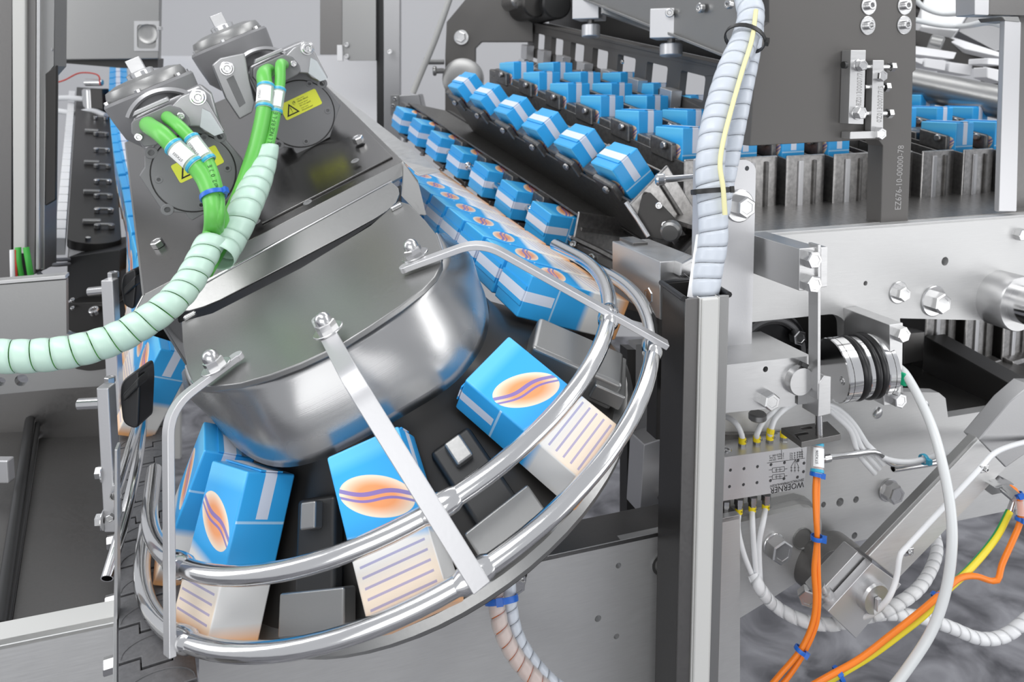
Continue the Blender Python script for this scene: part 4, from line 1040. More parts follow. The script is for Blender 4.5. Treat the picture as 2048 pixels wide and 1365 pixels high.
for i in (6, 7, 8):
    cassette(i, 4, 'dark cassette with pale end, %s one between coated plate and right upright' % ('leftmost', 'middle', 'rightmost')[i - 6], clab=cl('%s row under the big pipe' % ('leftmost', 'middle', 'rightmost')[i - 6]), cartons=[0, 1, 2])
# returning cassettes below
for j, i in enumerate((5.3, 6.3, 7.3, 8.3)):
    cassette(i, 2, 'dark empty cassette returning below the steel wall, %s from the left' % ORD[j], dz=-.36, cartons=[], group='returning empty cassettes', m=BLACKMET, clab=None)
# wheel core
t = thing('head_wheel', 'dark head wheel inside the bend of the cassette chain', 'wheel', CEN)
c0 = CEN + DRN * -.02
obj('wheel_drum', MB().cyl(c0, c0 + DRN * 1.0, .030, 32, .004), BLACKMET, t)
for k in range(7): obj('wheel_disc', MB().cyl(c0 + DRN * (.02 + k * .15), c0 + DRN * (.035 + k * .15), .045, 32, .003), CASS, t)
obj('end_flange', MB().cyl(c0 - DRN * .02, c0, .04, 32, .004), CASSL, t)
# cover strip between the run and the wheel: guide plate with rivets
t = thing('perforated_guide', 'dark oily guide plate with round screws right of the climbing run', 'plate', at(1200, 520, 1.42))
q = pp((1135, 480, 1.50), (1290, 555, 1.34), (1330, 640, 1.30), (1180, 600, 1.40))
obj('sheet', MB().prism(q, V((0, .01, -.02))), BLACKMET, t, bevel=.001)
nn = (q[1] - q[0]).cross(q[3] - q[0]).normalized(); nn = nn if nn.z > 0 else -nn
for x, y, d in ((1149, 491, 1.47), (1186, 517, 1.42), (1216, 551, 1.38)): fastener('socket', t, hit(x, y, (q[0], nn)), nn, .008)
obj('edge_chain', MB().tube(pp((1145, 476, 1.5), (1200, 502, 1.44), (1270, 540, 1.36)), .006, 6), CASS, t, sharp=.6)
t = thing('inclined_guide', 'dark swing arm with bright edge between the wheel and the left clamp block', 'arm', at(1300, 450, 1.35))
plq = (at(1300, 450, 1.36), (FN + V((-.3, 0, .2))).normalized())
plate('arm_plate', [(1262, 398), (1300, 385), (1352, 440), (1372, 470), (1330, 480), (1295, 475)], plq, .02, BLACKMET, t)
obj('arm_edge', MB().tube(pp((1252, 405, 1.36), (1276, 440, 1.35), (1297, 474, 1.34)), .005, 8), ROD, t, sharp=1)
for x, y in ((1318, 412), (1330, 450)): bolt_px(t, x, y, off(plq, .002), 7, key='socket')
obj('round_knob', MB().cyl(at(1345, 458, 1.33), at(1340, 466, 1.31), .018, 20, .004), SATIN, t)

# ================================================================== COMB BEAM ABOVE THE CARTONS
t = thing('comb_strip', 'long grey beam with a row of rectangular windows above the carton rows', 'beam', at(1250, 120, 2.0))
bA, bB = at(1062, 48, 2.75), at(1462, 140, 1.62)
ub = (bB - bA).normalized(); upb = (Z - ub * Z.dot(ub)).normalized(); nb = ub.cross(upb); nb = nb if nb.y < 0 else -nb
LBm = (bB - bA).length; pb_ = (bA, nb)
def B_(s, h): return bA + ub * (s * LBm) + upb * h
H0, H1 = -.028, -.088
outer = [B_(-.02, 0.0), B_(1.04, 0.0), B_(1.04, H1 - .03), B_(-.02, H1 - .03)]
hol = []
for k in range(7):
    s0, s1 = .03 + k * .135, .03 + k * .135 + .085
    hol.append([B_(s0, H0), B_(s1, H0), B_(s1, H1), B_(s0, H1)])
x_, y_, n_ = basis(nb)
me, Mx = curve_plate(outer, [rounded(h, .008) for h in hol], pb_, .02)
me.transform(Mx); me.transform(M.Translation(-WL[t.name])); me.name = 'beam_plate'; me.materials.clear(); me.materials.append(PAINTPL); fin(me, .5); bev(link('beam_plate', me, t), .0012)
obj('top_ledge', MB().box(B_(.5, .004) - nb * .02, ub, nb, upb, LBm * 1.06, .05, .008), PAINTPL, t, bevel=.001)
obj('rear_sheet', MB().box(B_(.5, .10) - nb * .10, ub, nb, upb, LBm * 1.1, .01, .2), BLACKMET, t)
for k in range(7):
    s0 = .03 + k * .135
    p = B_(s0 + .0, H1 - .02) + nb * .022
    e = obj('ejector_block', MB().box(p, ub, nb, upb, .055, .03, .07), ALU, t, bevel=.002)
    obj('ejector_roller', MB().cyl(p + nb * .02 - upb * .03 - ub * .0, p + nb * .02 - upb * .03 + ub * .05, .018, 14, .003), ROD, e)
    for jj in range(4): obj('ejector_tube', MB().tube(smooth([p + ub * (.04 + jj * .018) + upb * -.02, p + ub * (.06 + jj * .018) + nb * .03 - upb * .035, p + ub * (.085 + jj * .018) + nb * .03 - upb * .06], 5), .005, 6), ROD, e, sharp=1)
bolt = fastener('socket', t, B_(.60, -.045) + nb * .0005, nb, .006)
# upper steel girder and its hanging clamp blocks
t = thing('upper_girder', 'dark brushed girder crossing above the comb beam at the top border', 'beam', at(1300, 30, 1.75))
gA, gB = at(1000, -70, 2.6), at(1470, 118, 1.52)
ug = (gB - gA).normalized(); upg = (Z - ug * Z.dot(ug)).normalized(); ng = ug.cross(upg); ng = ng if ng.y < 0 else -ng
LG = (gB - gA).length
obj('girder_web', MB().prism([gA, gB, gB + upg * .22, gA + upg * .22], -ng * .02), SATIN, t, bevel=.002)
obj('girder_flange', MB().box((gA + gB) / 2 + ng * -.03, ug, ng, upg, LG, .08, .006), SATIN, t, bevel=.001)
for x, y, d in ((1462, 8, 1.5), (1405, 16, 1.6)): bolt_px(t, x, y, (at(x, y, d), ng), 10, key='socket')
def clamp_block(lab, x0, y0, x1, y1, d):
    p = at((x0 + x1) / 2, (y0 + y1) / 2, d); k = d / FPX
    t = thing('clamp_block', lab, 'block', at((x0 + x1) / 2, y1 + 20, d), 'clamp blocks under the girder')
    wd, ht = (x1 - x0) * k, (y1 - y0) * k
    r_, u_, n_ = V((math.cos(-.35), math.sin(-.35), 0)), Z, V((math.sin(-.35), -math.cos(-.35), 0))
    obj('block', MB().box(p, r_, n_, Z, wd, .09, ht), ALU, t, bevel=.0025)
    q = at(x0 + (x1 - x0) * .55, y1 + 4, d + .0)
    obj('spigot', MB().cyl(q + V((0, 0, .01)), q - V((0, 0, .03)), wd * .12, 12), DARKST, t)
    obj('foot_cylinder', MB().cyl(at(x0 + (x1 - x0) * .55, y1 + 10, d), at(x0 + (x1 - x0) * .55, y1 + 34, d), wd * .34, 24, .002), ALU, t)
    fastener('socket', t, p + n_ * .046 + r_ * wd * .1 + Z * ht * .32, n_, .010)
    fastener('socket', t, p + r_ * wd * .5 + Z * ht * .30, r_, .009)
clamp_block('aluminium clamp block under the girder, left and farther one', 1152, -14, 1206, 40, 2.1)
clamp_block('aluminium clamp block under the girder, right one nearer the clear wraps', 1306, 20, 1372, 78, 1.75)
t = thing('air_cylinder', 'short pale air cylinder between black end caps under the girder', 'cylinder', at(1420, 60, 1.66))
a0, a1 = at(1398, 48, 1.68), at(1462, 68, 1.60); ax = (a1 - a0).normalized()
obj('barrel', MB().cyl(a0, a1, .020, 20, .002), WHITEPL, t)
obj('barrel', MB().cyl(a0 + V((0, 0, .022)), a1 + V((0, 0, .022)), .012, 16, .002), ALU, t)
for p in (a0, a1): 
    e = obj('end_cap', MB().box(p, ax, ax.cross(Z), Z, .016, .06, .075), BLACK, t, bevel=.004)
    for h in (-.025, .025): fastener('socket', t, p + Z * h + NF * .03, NF, .006)
t = thing('tie_rod_bar', 'row of bright tie rods between the two clamp blocks under the girder', 'bar', at(1260, 35, 1.95))
plate('carrier_bar', [(1205, 10), (1306, 35), (1306, 62), (1205, 26)], (at(1260, 35, 1.97), FN), .03, SATIN, t)
for x in (1241, 1276, 1298): obj('tie_rod', MB().cyl(at(x, 8 + (x - 1241) * .2, 1.94), at(x, 30 + (x - 1241) * .2, 1.94), .006, 10, .001), ROD, t)
# left end plate of the cassette machine, with a cut-out
t = thing('machine_end_plate', 'dark grey end plate with chamfered corner and square cut-out behind the first cartons', 'plate', at(920, 250, 2.75))
ple = (at(940, 150, 2.75), (FN + V((-.12, 0, 0))).normalized())
plate('sheet', [(958, -60), (938, -10), (893, 44), (890, 110), (890, 330), (950, 330), (950, 96), (962, 84), (1066, 84), (1066, -60)], ple, .03, PAINTPL, t, bevel=.003)
bolt_px(t, 923, 75, off(ple, .002), 10, washer=1.5)
obj('bearing_disc', MB().lathe(hit(925, 158, off(ple, .03)), ple[1], [(.075, -.03), (.075, .0), (.06, .006), (.03, .008), (0, .008)], 32), SATIN, t)
b0 = hit(1040, 18, off(ple, .02))
obj('shaft_stub', MB().cyl(b0, b0 + NF * .16, .045, 28, .006), BLACKMET, t)
obj('shaft_stub', MB().cyl(b0 + V((-.04, 0, .02)), b0 + V((-.04, 0, .02)) + NF * .12, .030, 28, .006), CASSL, t)
obj('shaft_sleeve', MB().cyl(b0 + V((.06, .02, .0)), b0 + V((.06, .02, 0)) + NF * .20, .052, 28, .006), BLACK, t)
for (x0, y0, x1, y1) in ((850, 124, 888, 124), (868, 142, 888, 142)):
    obj('standoff', MB().cyl(at(x0, y0, 2.72), at(x1, y1, 2.74), .010, 10, .002), SATIN, t); obj('standoff_head', MB().cyl(at(x0 - 2, y0, 2.72), at(x0 + 5, y0, 2.72), .018, 12, .003), SATIN, t)
o, _ = simple_cable('grey_hose', 'thin grey hose running down in front of the back wall beside the end plate', ((905, -20, 2.6), (888, 30, 2.62), (866, 90, 2.65), (845, 140, 2.68), (826, 186, 2.70)), .011, LPAINT, 'hose')
t = thing('sensor_block', 'grey block with small screws at the far top of the climbing run', 'block', at(810, 215, 2.6))
plate('block', [(783, 192), (838, 188), (846, 222), (838, 240), (783, 232)], (at(810, 210, 2.62), FN), .12, GCAST, t, bevel=.004)
plate('block_plate', [(781, 190), (797, 190), (797, 236), (781, 230)], (at(790, 210, 2.60), FN), .02, SATIN, t)
for x, y in ((790, 198), (792, 225), (786, 212)): bolt_px(t, x, y, (at(790, 210, 2.6), FN), 4, key='socket')
# rear uprights against the wall
t = thing('rear_upright', 'pair of steel uprights hanging in front of the back wall at the top centre', 'frame', at(720, 100, 3.0))
pu = (at(720, 100, 3.0), FN)
plate('dark_sheet', [(640, -120), (684, -120), (684, 109), (640, 109)], off(pu, .02), .02, DARKST, t)
plate('pale_bar', [(684, -120), (752, -120), (752, 121), (697, 121), (684, 108)], off(pu, .03), .03, SATIN, t, bevel=.003)
plate('white_tab', [(674, 90), (684, 90), (685, 122), (674, 122)], off(pu, .05), .02, WHITEPL, t)
plate('black_gap', [(752, -120), (770, -120), (770, 330), (754, 330)], off(pu, -.01), .02, BLACK, t)
plate('grey_bar', [(766, -120), (800, -120), (800, 330), (768, 330)], off(pu, .02), .04, GCAST, t, bevel=.003)
for x, y in ((780, 104), (694, 90), (694, 113)): bolt_px(t, x, y, off(pu, .062 if x > 700 else .032), 5, key='socket')
# ================================================================== RIGHT: COATED PLATE
t = thing('coated_machine_plate', 'big dark grey coated plate with four washers and a lower tab, upper right', 'plate', hit(1680, 440, PM))
pq = off(PM, -.02)
plate('sheet', [(1538, -330), (1538, 45), (1515, 62), (1500, 292), (1756, 279), (1766, 292), (1762, 448), (1816, 445), (1823, 285), (1826, 145), (1832, 140), (1834, -330)], pq, .035, PAINTPL, t, bevel=.0015)
for x, y in ((1737, 11), (1809, 11), (1735, 51), (1808, 50)):
    p = hit(x, y, pq); fastener('socket', t, p, NF, .008, washer=2.0)
p = hit(1801, 420, pq); text('engraved_number', 'EZ676-10-00000-78', p, Z, NF, .020, ENGR, t, width=.115)
# adjuster
t = thing('belt_adjuster', 'steel adjuster of two engraved blocks joined by screws on the coated plate', 'adjuster', hit(1730, 275, pq))
pa_ = off(pq, .022)
plate('clamp_bar', [(1702, 100), (1732, 100), (1727, 249), (1697, 248)], pa_, .021, STEEL, t, bevel=.001)
plate('clamp_bar', [(1746, 120), (1768, 120), (1766, 270), (1742, 262)], off(pq, .018), .014, STEEL, t, bevel=.001)
plate('base_bar', [(1701, 264), (1766, 262), (1764, 276), (1700, 278)], pa_, .021, STEEL, t, bevel=.001)
for x, y, rr in ((1717, 131, 10), (1714, 226, 11)): bolt_px(t, x, y, pa_, rr, washer=1.25)
for x, y, rr in ((1758, 152, 10), (1754, 267, 11)): bolt_px(t, x, y, off(pq, .018), rr)
for y, xe in ((134, 1781), (174, 1770), (227, 1776)):
    a0, a1 = hit(1728, y, off(pq, .011)), hit(xe, y, off(pq, .011))
    s_ = obj('adjusting_screw', MB().cyl(a0, a1, .0045, 12), CHROME, t)
    fastener('hex', t, a1 - A * .002, A, .0075, rot=.2)
obj('dark_bore', MB().cyl(hit(1686, 130, off(pq, .02)), hit(1692, 130, off(pq, .02)), .006, 12), BLACK, t)
p = hit(1722, 212, pa_); text('engraved_number', '8Z01300007/7/5', p, Z, NF, .015, ENGR, t, width=.062)
p = hit(1763, 245, off(pq, .018)); text('engraved_number', '0Z0130007/7/5', p, Z, NF, .015, ENGR, t, width=.062)

# ================================================================== RIGHT: STEEL MACHINE WALL
t = thing('machine_side_plate', 'large bright brushed steel wall plate with bolts, bores and openings on the right', 'plate', hit(1700, 1080, PM))
op1 = [(1470, 648), (1668, 628), (1690, 640), (1693, 722), (1470, 760)]
outer = [(1440, 474), (1560, 465), (2200, 419), (2200, 690), (1960, 641), (1800, 637), (1806, 784), (1878, 786), (1891, 797), (1896, 835), (2000, 818), (2200, 770), (2200, 985), (1650, 1096), (1440, 1136)]
plate('sheet', outer, PM, .02, PLATE, t, holes=[op1, (1890, 523, 9), (1731, 567, 5), (1647, 1010, 6), (1680, 1005, 9), (1712, 1000, 7), (1677, 1078, 9), (1709, 1072, 7), (1850, 815, 6)], bevel=.0012)
obj('top_edge_flange', MB().prism([hit(1440, 474, PM), hit(2200, 419, PM), hit(2200, 419, PM) - NF * .06, hit(1440, 474, PM) - NF * .06], -Z * .006), STEEL, t, bevel=.001)
for x, y, r_, w_ in ((1796, 585, 13, 1.75), (1866, 602, 18, 1.75)):
    bolt_px(t, x, y, PM, r_, washer=w_, rot=.4)
bolt_px(t, 1776, 980, PM, 17, washer=1.4)
bolt_px(t, 2035, 468, PM, 11)
for x, y, r_ in ((1755, 826, 12), (1849, 812, 11)):
    c = hit(x, y, PM); d = dpt(c); obj('round_plug', MB().lathe(c, NF, [(r_ * d / FPX, -.004), (r_ * d / FPX, .001), (r_ * .8 * d / FPX, .002), (0, .002)], 24), CHROME, t)
# boss and shaft
c = hit(1993, 595, PM); d = dpt(c); R_ = 55 * d / FPX
ts = thing('cross_shaft', 'polished cross shaft in a round boss at the right border', 'shaft', c)
obj('boss', MB().lathe(c, NF, [(0, 0), (R_, 0), (R_, .045), (R_ * .97, .048), (0, .048)], 48), STEEL, ts)
obj('shaft', MB().lathe(c, NF, [(0, .04), (R_ * .66, .04), (R_ * .66, .22), (0, .22)], 40), ROD, ts)
obj('shaft_head', MB().box(c + NF * .235, A, NF, Z, R_ * 1.5, .05, R_ * 1.1), ALU, ts, bevel=.002)
# opening behind: dark roller
ts = thing('drive_roller', 'black rubber drive roller inside the opening of the steel wall', 'roller', hit(1560, 720, off(PM, -.08)))
c = hit(1535, 715, off(PM, -.05)); 
obj('tyre', MB().lathe(c, NF, [(0, -.12), (.075, -.12), (.085, -.11), (.085, .0), (.08, .006), (.062, .008), (.06, .0), (0, .0)], 48), RUBBER, ts)
obj('tyre_rim', MB().lathe(c, NF, [(.064, .004), (.068, .011), (.073, .011), (.077, .004)], 48), GPAINT, ts, sharp=1)
fastener('hex', ts, hit(1590, 672, off(PM, -.04)), NF, .012)
plate('back_sheet', [(1440, 600), (1720, 590), (1720, 760), (1440, 790)], off(PM, -.19), .01, BLACK, ts)
plate('black_flange', [(1560, 632), (1676, 628), (1692, 642), (1692, 700), (1560, 700)], off(PM, -.06), .02, BLACKMET, ts, bevel=.003)

# tall bracket behind the clear wrap
pb3 = off(PM, .05)
t = thing('bracket_plate', 'tall grey bracket plate with one big washer behind the clear wraps', 'plate', hit(1470, 690, pb3))
plate('sheet', [(1405, 320), (1497, 320), (1512, 334), (1503, 700), (1398, 710)], pb3, .025, ALU, t, holes=[(1494, 337, 5)], r=[.004, .012, .012, .002, .002], bevel=.001)
bolt_px(t, 1478, 412, pb3, 19, washer=1.75, rot=.5)
# pins left and right of the wrap
t = thing('threaded_pin', 'threaded rod with hex ends crossing behind the clear wrap', 'rod', at(1380, 358, 1.3))
p0, p1 = at(1325, 359, 1.3), at(1412, 353, 1.3)
obj('rod', MB().cyl(p0, p1, .006, 14), ROD, t); obj('rod_head', MB().cyl(p0 - (p1 - p0).normalized() * .012, p0 + (p1 - p0).normalized() * .004, .011, 16, .003), ROD, t)
# clamp block left of the tall post
t = thing('clamp_block', 'steel clamp block with four hex screws on its side, left of the tall channel post', 'block', at(1320, 640, 1.3))
pk = off(PM, .05)
blk = [(1320, 524), (1402, 518), (1402, 640), (1320, 640)]
plate('block', blk, pk, .16, STEEL, t, bevel=.0015)
plate('cover_plate', [(1266, 486), (1296, 484), (1296, 600), (1268, 600)], off(pk, -.115), .05, DARKST, t, bevel=.0015)
fastener('hex', t, hit(1366, 534, pk), NF, .0165, washer=0, rot=.4)
for x, y in ((1284, 512), (1310, 534), (1285, 572), (1308, 590)):
    p = at(x + 4, y, dpt(hit(1320, 560, pk)) + (.10 if x < 1300 else .04)); fastener('hex', t, p, -A, .0115, rot=.5)
plate('dark_lower_plate', [(1318, 605), (1340, 600), (1340, 880), (1312, 880)], off(pk, -.02), .03, BLACKMET, t)
plate('pale_lower_block', [(1288, 890), (1350, 870), (1350, 1010), (1280, 1030)], off(PM, -.05), .05, ALU, t, bevel=.002)

# upper hinge bracket with strap and thread
ph = off(PM, .14)
t = thing('hinge_bracket', 'steel bracket with two hex screws and a thin vertical strap down to the foot plate', 'bracket', hit(1640, 860, ph))
plate('head_block', [(1599, 498), (1640, 494), (1641, 580), (1598, 582)], ph, .125, STEEL, t, bevel=.001)
plate('side_plate', [(1642, 495), (1655, 494), (1654, 574), (1642, 576)], off(ph, -.012), .02, STEEL, t, bevel=.001)
for y in (517, 565): bolt_px(t, 1617, y, ph, 16, rot=.3 + y)
plate('strap', [(1636, 490), (1642, 490), (1641, 800), (1635, 800)], off(ph, .004), .02, STEEL, t, bevel=.0006)
plate('lower_bar', [(1638, 768), (1649, 752), (1662, 754), (1661, 829), (1636, 835)], off(ph, .005), .035, STEEL, t, bevel=.001)
p0, p1 = hit(1637, 830, off(ph, -.01)), hit(1639, 886, off(ph, -.01))
obj('threaded_rod', MB().cyl(p0, p1, .0055, 14), CHROME, t)
# foot plate
f0 = hit(1603, 885, ph); fz = V((0, 0, f0.z)); fpz = (fz, Z)
q = [hit(1603, 885, fpz), hit(1682, 869, fpz), hit(1655, 843, fpz), hit(1562, 856, fpz)]
me, Mx = curve_plate(q, [rounded([hit(*p, fpz) for p in ((1588, 868), (1614, 864), (1618, 868), (1592, 873))], .003), rounded([hit(*p, fpz) for p in ((1600, 856), (1622, 853), (1626, 857), (1604, 860))], .003)], (fz, Z), .009)
me.transform(Mx); me.transform(M.Translation(-WL[t.name])); me.name = 'foot_plate'; me.materials.clear(); me.materials.append(DARKST); fin(me, .5); bev(link('foot_plate', me, t), .0008)

# pin block
pn = off(PM, .12)
t = thing('pin_block', 'machined steel block with a big round pin and hex bolt right of the channel post', 'block', hit(1540, 820, pn))
plate('block', [(1400, 736), (1622, 712), (1640, 726), (1640, 800), (1634, 806), (1596, 810), (1596, 792), (1590, 792), (1590, 812), (1400, 832)], pn, .12, STEEL, t, holes=[(1531, 739, 6)], bevel=.0012)
c = hit(1594, 759, pn); d = dpt(c); R_ = 30 * d / FPX
obj('round_pin', MB().lathe(c, NF, [(0, -.02), (R_, -.02), (R_, .007), (R_ * .93, .011), (0, .011)], 48), STEEL, t, sharp=.4)
obj('pin_clip', MB().box(hit(1607, 730, off(pn, .010)), (A - Z * .5), NF, (Z + A * .5), .013, .008, .007), BLACK, t, bevel=.001)
bolt_px(t, 1533, 798, pn, 16, rot=.35)
obj('pin_core', MB().cyl(hit(1515, 826, off(pn, -.06)), hit(1515, 840, off(pn, -.06)), .014, 16, .002), SATIN, t)

# ring coupling
t = thing('ring_coupling', 'cylinder of bright rings and black rubber bands between two brackets', 'coupling', at(1720, 735, 1.28))
c0 = at(1662, 741, 1.24); AX = V((1, .14, .075)).normalized()
def pxx(P): return px_of(P)[0]
Ls = .05
while pxx(c0 + AX * Ls) < 1762: Ls += .002
Rr = 64 * 1.24 / FPX
def ring(nm, a, b, r, m, rnd=False):
    L = (b - a) * Ls
    if rnd:
        prof = [(r * .8, 0)] + [(r - L * .5 + L * .5 * math.sin(math.pi * k / 8), L * .5 - L * .5 * math.cos(math.pi * k / 8)) for k in range(9)] + [(r * .8, L)]
    else: prof = [(0, 0), (r - .0015, 0), (r, .0015), (r, L - .0015), (r - .0015, L), (0, L)]
    return obj(nm, MB().lathe(c0 + AX * (a * Ls), AX, prof, 56), m, t, sharp=.5)
e_ = ring('end_ring', 0, .29, Rr, ROD); ring('rubber_band', .29, .45, Rr * 1.02, RUBBER, True); ring('middle_ring', .44, .54, Rr * .96, ROD)
ring('rubber_band', .54, .66, Rr * 1.03, RUBBER, True); ring('rubber_band', .65, .78, Rr * 1.03, RUBBER, True); ring('end_ring', .78, 1.0, Rr, ROD)
obj('groove_line', MB().lathe(c0 + AX * (.10 * Ls), AX, [(Rr, 0), (Rr + .0004, .0006), (Rr, .0012)], 48), BLACKMET, t); obj('groove_line', MB().lathe(c0 + AX * (.90 * Ls), AX, [(Rr, 0), (Rr + .0004, .0006), (Rr, .0012)], 48), BLACKMET, t)
fastener('socket', t, c0 - Z * .005 + NF * Rr * .62, -AX, .007)
# right bracket of the coupling
pr_ = off(PM, .10)
t = thing('coupling_bracket', 'angled steel bracket with two hex screws at the right end of the ring coupling', 'bracket', hit(1790, 800, pr_))
plate('upper_leg', [(1779, 650), (1806, 646), (1804, 768), (1781, 772)], pr_, .10, STEEL, t, bevel=.0012)
plate('lower_leg', [(1766, 782), (1803, 772), (1802, 808), (1768, 812)], pr_, .10, STEEL, t, bevel=.0012)
bolt_px(t, 1796, 666, pr_, 14, rot=.2); bolt_px(t, 1789, 796, pr_, 14, rot=.7)
plate('web', [(1716, 630), (1726, 625), (1726, 780), (1716, 780)], off(PM, .03), .03, STEEL, t)
obj('green_push_fitting', MB().box(hit(1806, 757, off(pr_, .0)), A, NF, Z, .012, .018, .022), TEAL, t, bevel=.003)

# distributor block with lettering
pd = off(PM, .06)
t = thing('lubricant_distributor', 'pale distributor block with upside-down lettering and yellow-collared tube fittings', 'distributor', hit(1530, 1000, pd))
dh = [(1461, 941, 3.4), (1488, 938, 3.4), (1515, 934, 3.4), (1542, 930, 3.4), (1569, 926, 3.4), (1596, 922, 3.4), (1459, 974, 3.4), (1487, 970, 3.4), (1514, 966, 3.4), (1541, 962, 3.4), (1568, 958, 3.4), (1595, 955, 3.4), (1608, 927, 3.4), (1607, 944, 3.4)]
plate('block', [(1400, 922), (1614, 893), (1609, 977), (1400, 1010)], pd, .055, ALU, t, holes=dh, bevel=.001)
for h in dh: pass
obj('hole_backing', MB().prism([hit(x, y, off(pd, -.02)) for x, y in ((1440, 925), (1608, 905), (1605, 970), (1440, 995))], -NF * .004), BLACK, t)
rgt = -A     # lettering stands on its head
p = hit(1605, 966, pd); text('lettering', 'WOERNER', hit(1608, 963, pd), rgt, NF, .0145, INK, t, width=.066)
text('lettering', 'ZENTRALSCHMIERANLAGEN', hit(1608, 957.5, pd), rgt, NF, .0055, INK, t, width=.066)
for k, (s_, y) in enumerate((('1  max. 250 bar', 915), ('2  min. 15 bar', 910.5), ('3  NLGI 000 - 2', 906))):
    text('small_print', s_, hit(1568, y, pd), rgt, NF, .0042, ENGR2 if False else INK, t, width=.028); text('small_print', 'VPB-B  8  0,2', hit(1606, y - 4, pd), rgt, NF, .0042, INK, t, width=.026)
mb = MB()
def Lq(x0, y0, x1, y1, wd=.0006):
    a, b = hit(x0, y0, off(pd, .0004)), hit(x1, y1, off(pd, .0004)); dd = (b - a).normalized(); nn_ = dd.cross(NF) * wd / 2
    mb.add([a - nn_, b - nn_, b + nn_, a + nn_], [(0, 1, 2, 3)])
for (x0, y0, x1, y1) in ((1534, 927, 1610, 917), (1563, 900, 1564, 920), (1604, 898, 1605, 918)): Lq(x0, y0, x1, y1)
for by in (937, 951):
    for (x0, y0, x1, y1) in ((1545, by, 1569, by - 3), (1545, by + 9, 1569, by + 6), (1545, by, 1545, by + 9), (1569, by - 3, 1569, by + 6), (1550, by + 4, 1565, by + 2), (1553, by, 1553, by + 8), (1560, by - 1, 1560, by + 7), (1538, by + 4, 1545, by + 3), (1569, by + 2, 1575, by + 1)): Lq(x0, y0, x1, y1)
for x in (1583, 1590, 1597):
    Lq(x, 933, x, 945); Lq(x - 2, 936, x + 2, 936); Lq(x - 2, 942, x + 2, 942); Lq(1591, 920, x, 933)
obj('printed_diagram', mb, INK, t)
tops = [(1484, 902), (1513, 898), (1539, 894), (1567, 889)]
bots = [(1451, 1006), (1478, 1002), (1505, 998), (1532, 994)]
def fitting(x, y, up, yel=True):
    s_ = 1 if up else -1; c = hit(x, y, off(pd, -.027)); f = obj('tube_fitting', MB().lathe(c, Z * s_, [(0, -.004), (.008, -.004), (.008, .006), (.0065, .007), (.0065, .013), (0, .013)], 6), CHROME, t)
    obj('collar', MB().cyl(c + Z * s_ * .012, c + Z * s_ * .022, .0062, 16, .0008), FERR, f)
    text('collar_number', random.choice(('1', '2', '0', '7')), c + Z * s_ * .017 + NF * .0064 + Z * .003, Z * -1, NF, .008, INK, f)
    return c + Z * s_ * .02
TT = [fitting(x, y, True) for x, y in tops]; BB = [fitting(x, y, False) for x, y in bots]
fastener('socket', t, hit(1453, 908, off(pd, -.02)), Z, .008)
for i, x in enumerate((1470, 1500, 1527)): fastener('socket', t, hit(x, 900 - i * 3, off(pd, -.03)), Z, .0045)
plate('back_bracket', [(1400, 870), (1600, 868), (1612, 893), (1400, 920)], off(PM, .01), .02, DARKST, t)
# tubes of the distributor
tb = thing('lubricant_tubes', 'white lubricant tubes bending out of the top fittings of the distributor', 'tube', TT[1])
dq = dpt(TT[0])
for c, pts in ((TT[0], [(1482, 866, dq), (1470, 845, dq), (1448, 833, dq + .02), (1425, 835, dq + .03)]), (TT[1], [(1514, 868, dq), (1526, 845, dq + .01), (1550, 822, dq + .02), (1575, 808, dq + .05)]), (TT[2], [(1541, 862, dq), (1550, 838, dq + .01), (1568, 820, dq + .02), (1590, 806, dq + .05)])):
    obj('tube', MB().tube(smooth([c] + pp(*pts), 8, .006), .0046, 12), TUBEW, tb, sharp=1)
obj('collar', MB().cyl(at(1540, 868, dq - .0), at(1542, 858, dq), .0062, 14, .001), FERR, tb)
tb = thing('lubricant_tubes', 'white lubricant tubes under the distributor running into the ribbed white hose', 'tube', BB[1])
dq2 = dpt(BB[0])
for c, pts in zip(BB[0:], ([(1447, 1040, dq2), (1440, 1100, dq2 + .02), (1442, 1150, dq2 + .03)], [(1476, 1060, dq2), (1488, 1110, dq2), (1508, 1160, dq2)], [(1505, 1050, dq2), (1508, 1100, dq2), (1514, 1160, dq2)], [(1526, 1045, dq2), (1518, 1090, dq2), (1520, 1160, dq2)])):
    obj('tube', MB().tube(smooth([c] + pp(*pts), 8, .006), .0046, 12), TUBEW, tb, sharp=1)
obj('push_fitting', MB().cyl(hit(1644, 918, pd), hit(1660, 915, pd), .0075, 14, .002), CHROME, tb)
# ribbed white hose
th_ = thing('white_hose', 'white spiral wrapped hose drooping below the diagonal strut to the right border', 'hose', at(1640, 1250, 1.25))
hp_ = smooth(pp((1506, 1150, dq2), (1522, 1180, dq2 - .01), (1550, 1212, 1.22), (1600, 1240, 1.20), (1660, 1250, 1.19), (1715, 1238, 1.19), (1770, 1228, 1.20), (1840, 1235, 1.21), (1900, 1255, 1.22), (1960, 1278, 1.23), (2010, 1272, 1.24), (2060, 1235, 1.25)), 8, .006)
obj('core', MB().tube(hp_, .0088, 14), TUBEW, th_, sharp=1); spiral('spiral_wrap', hp_, .0102, .020, TUBEW, th_, gap=.10, bulge=.05, seg=14)
lp_ = smooth(pp((1868, 1065, 1.34), (1874, 1100, 1.30), (1862, 1140, 1.26), (1835, 1180, 1.22), (1790, 1212, 1.20), (1740, 1234, 1.19)), 8, .006)
obj('branch_core', MB().tube(lp_, .0085, 14), TUBEW, th_, sharp=1); spiral('spiral_wrap', lp_, .0098, .020, TUBEW, th_, gap=.10, bulge=.05, seg=14)
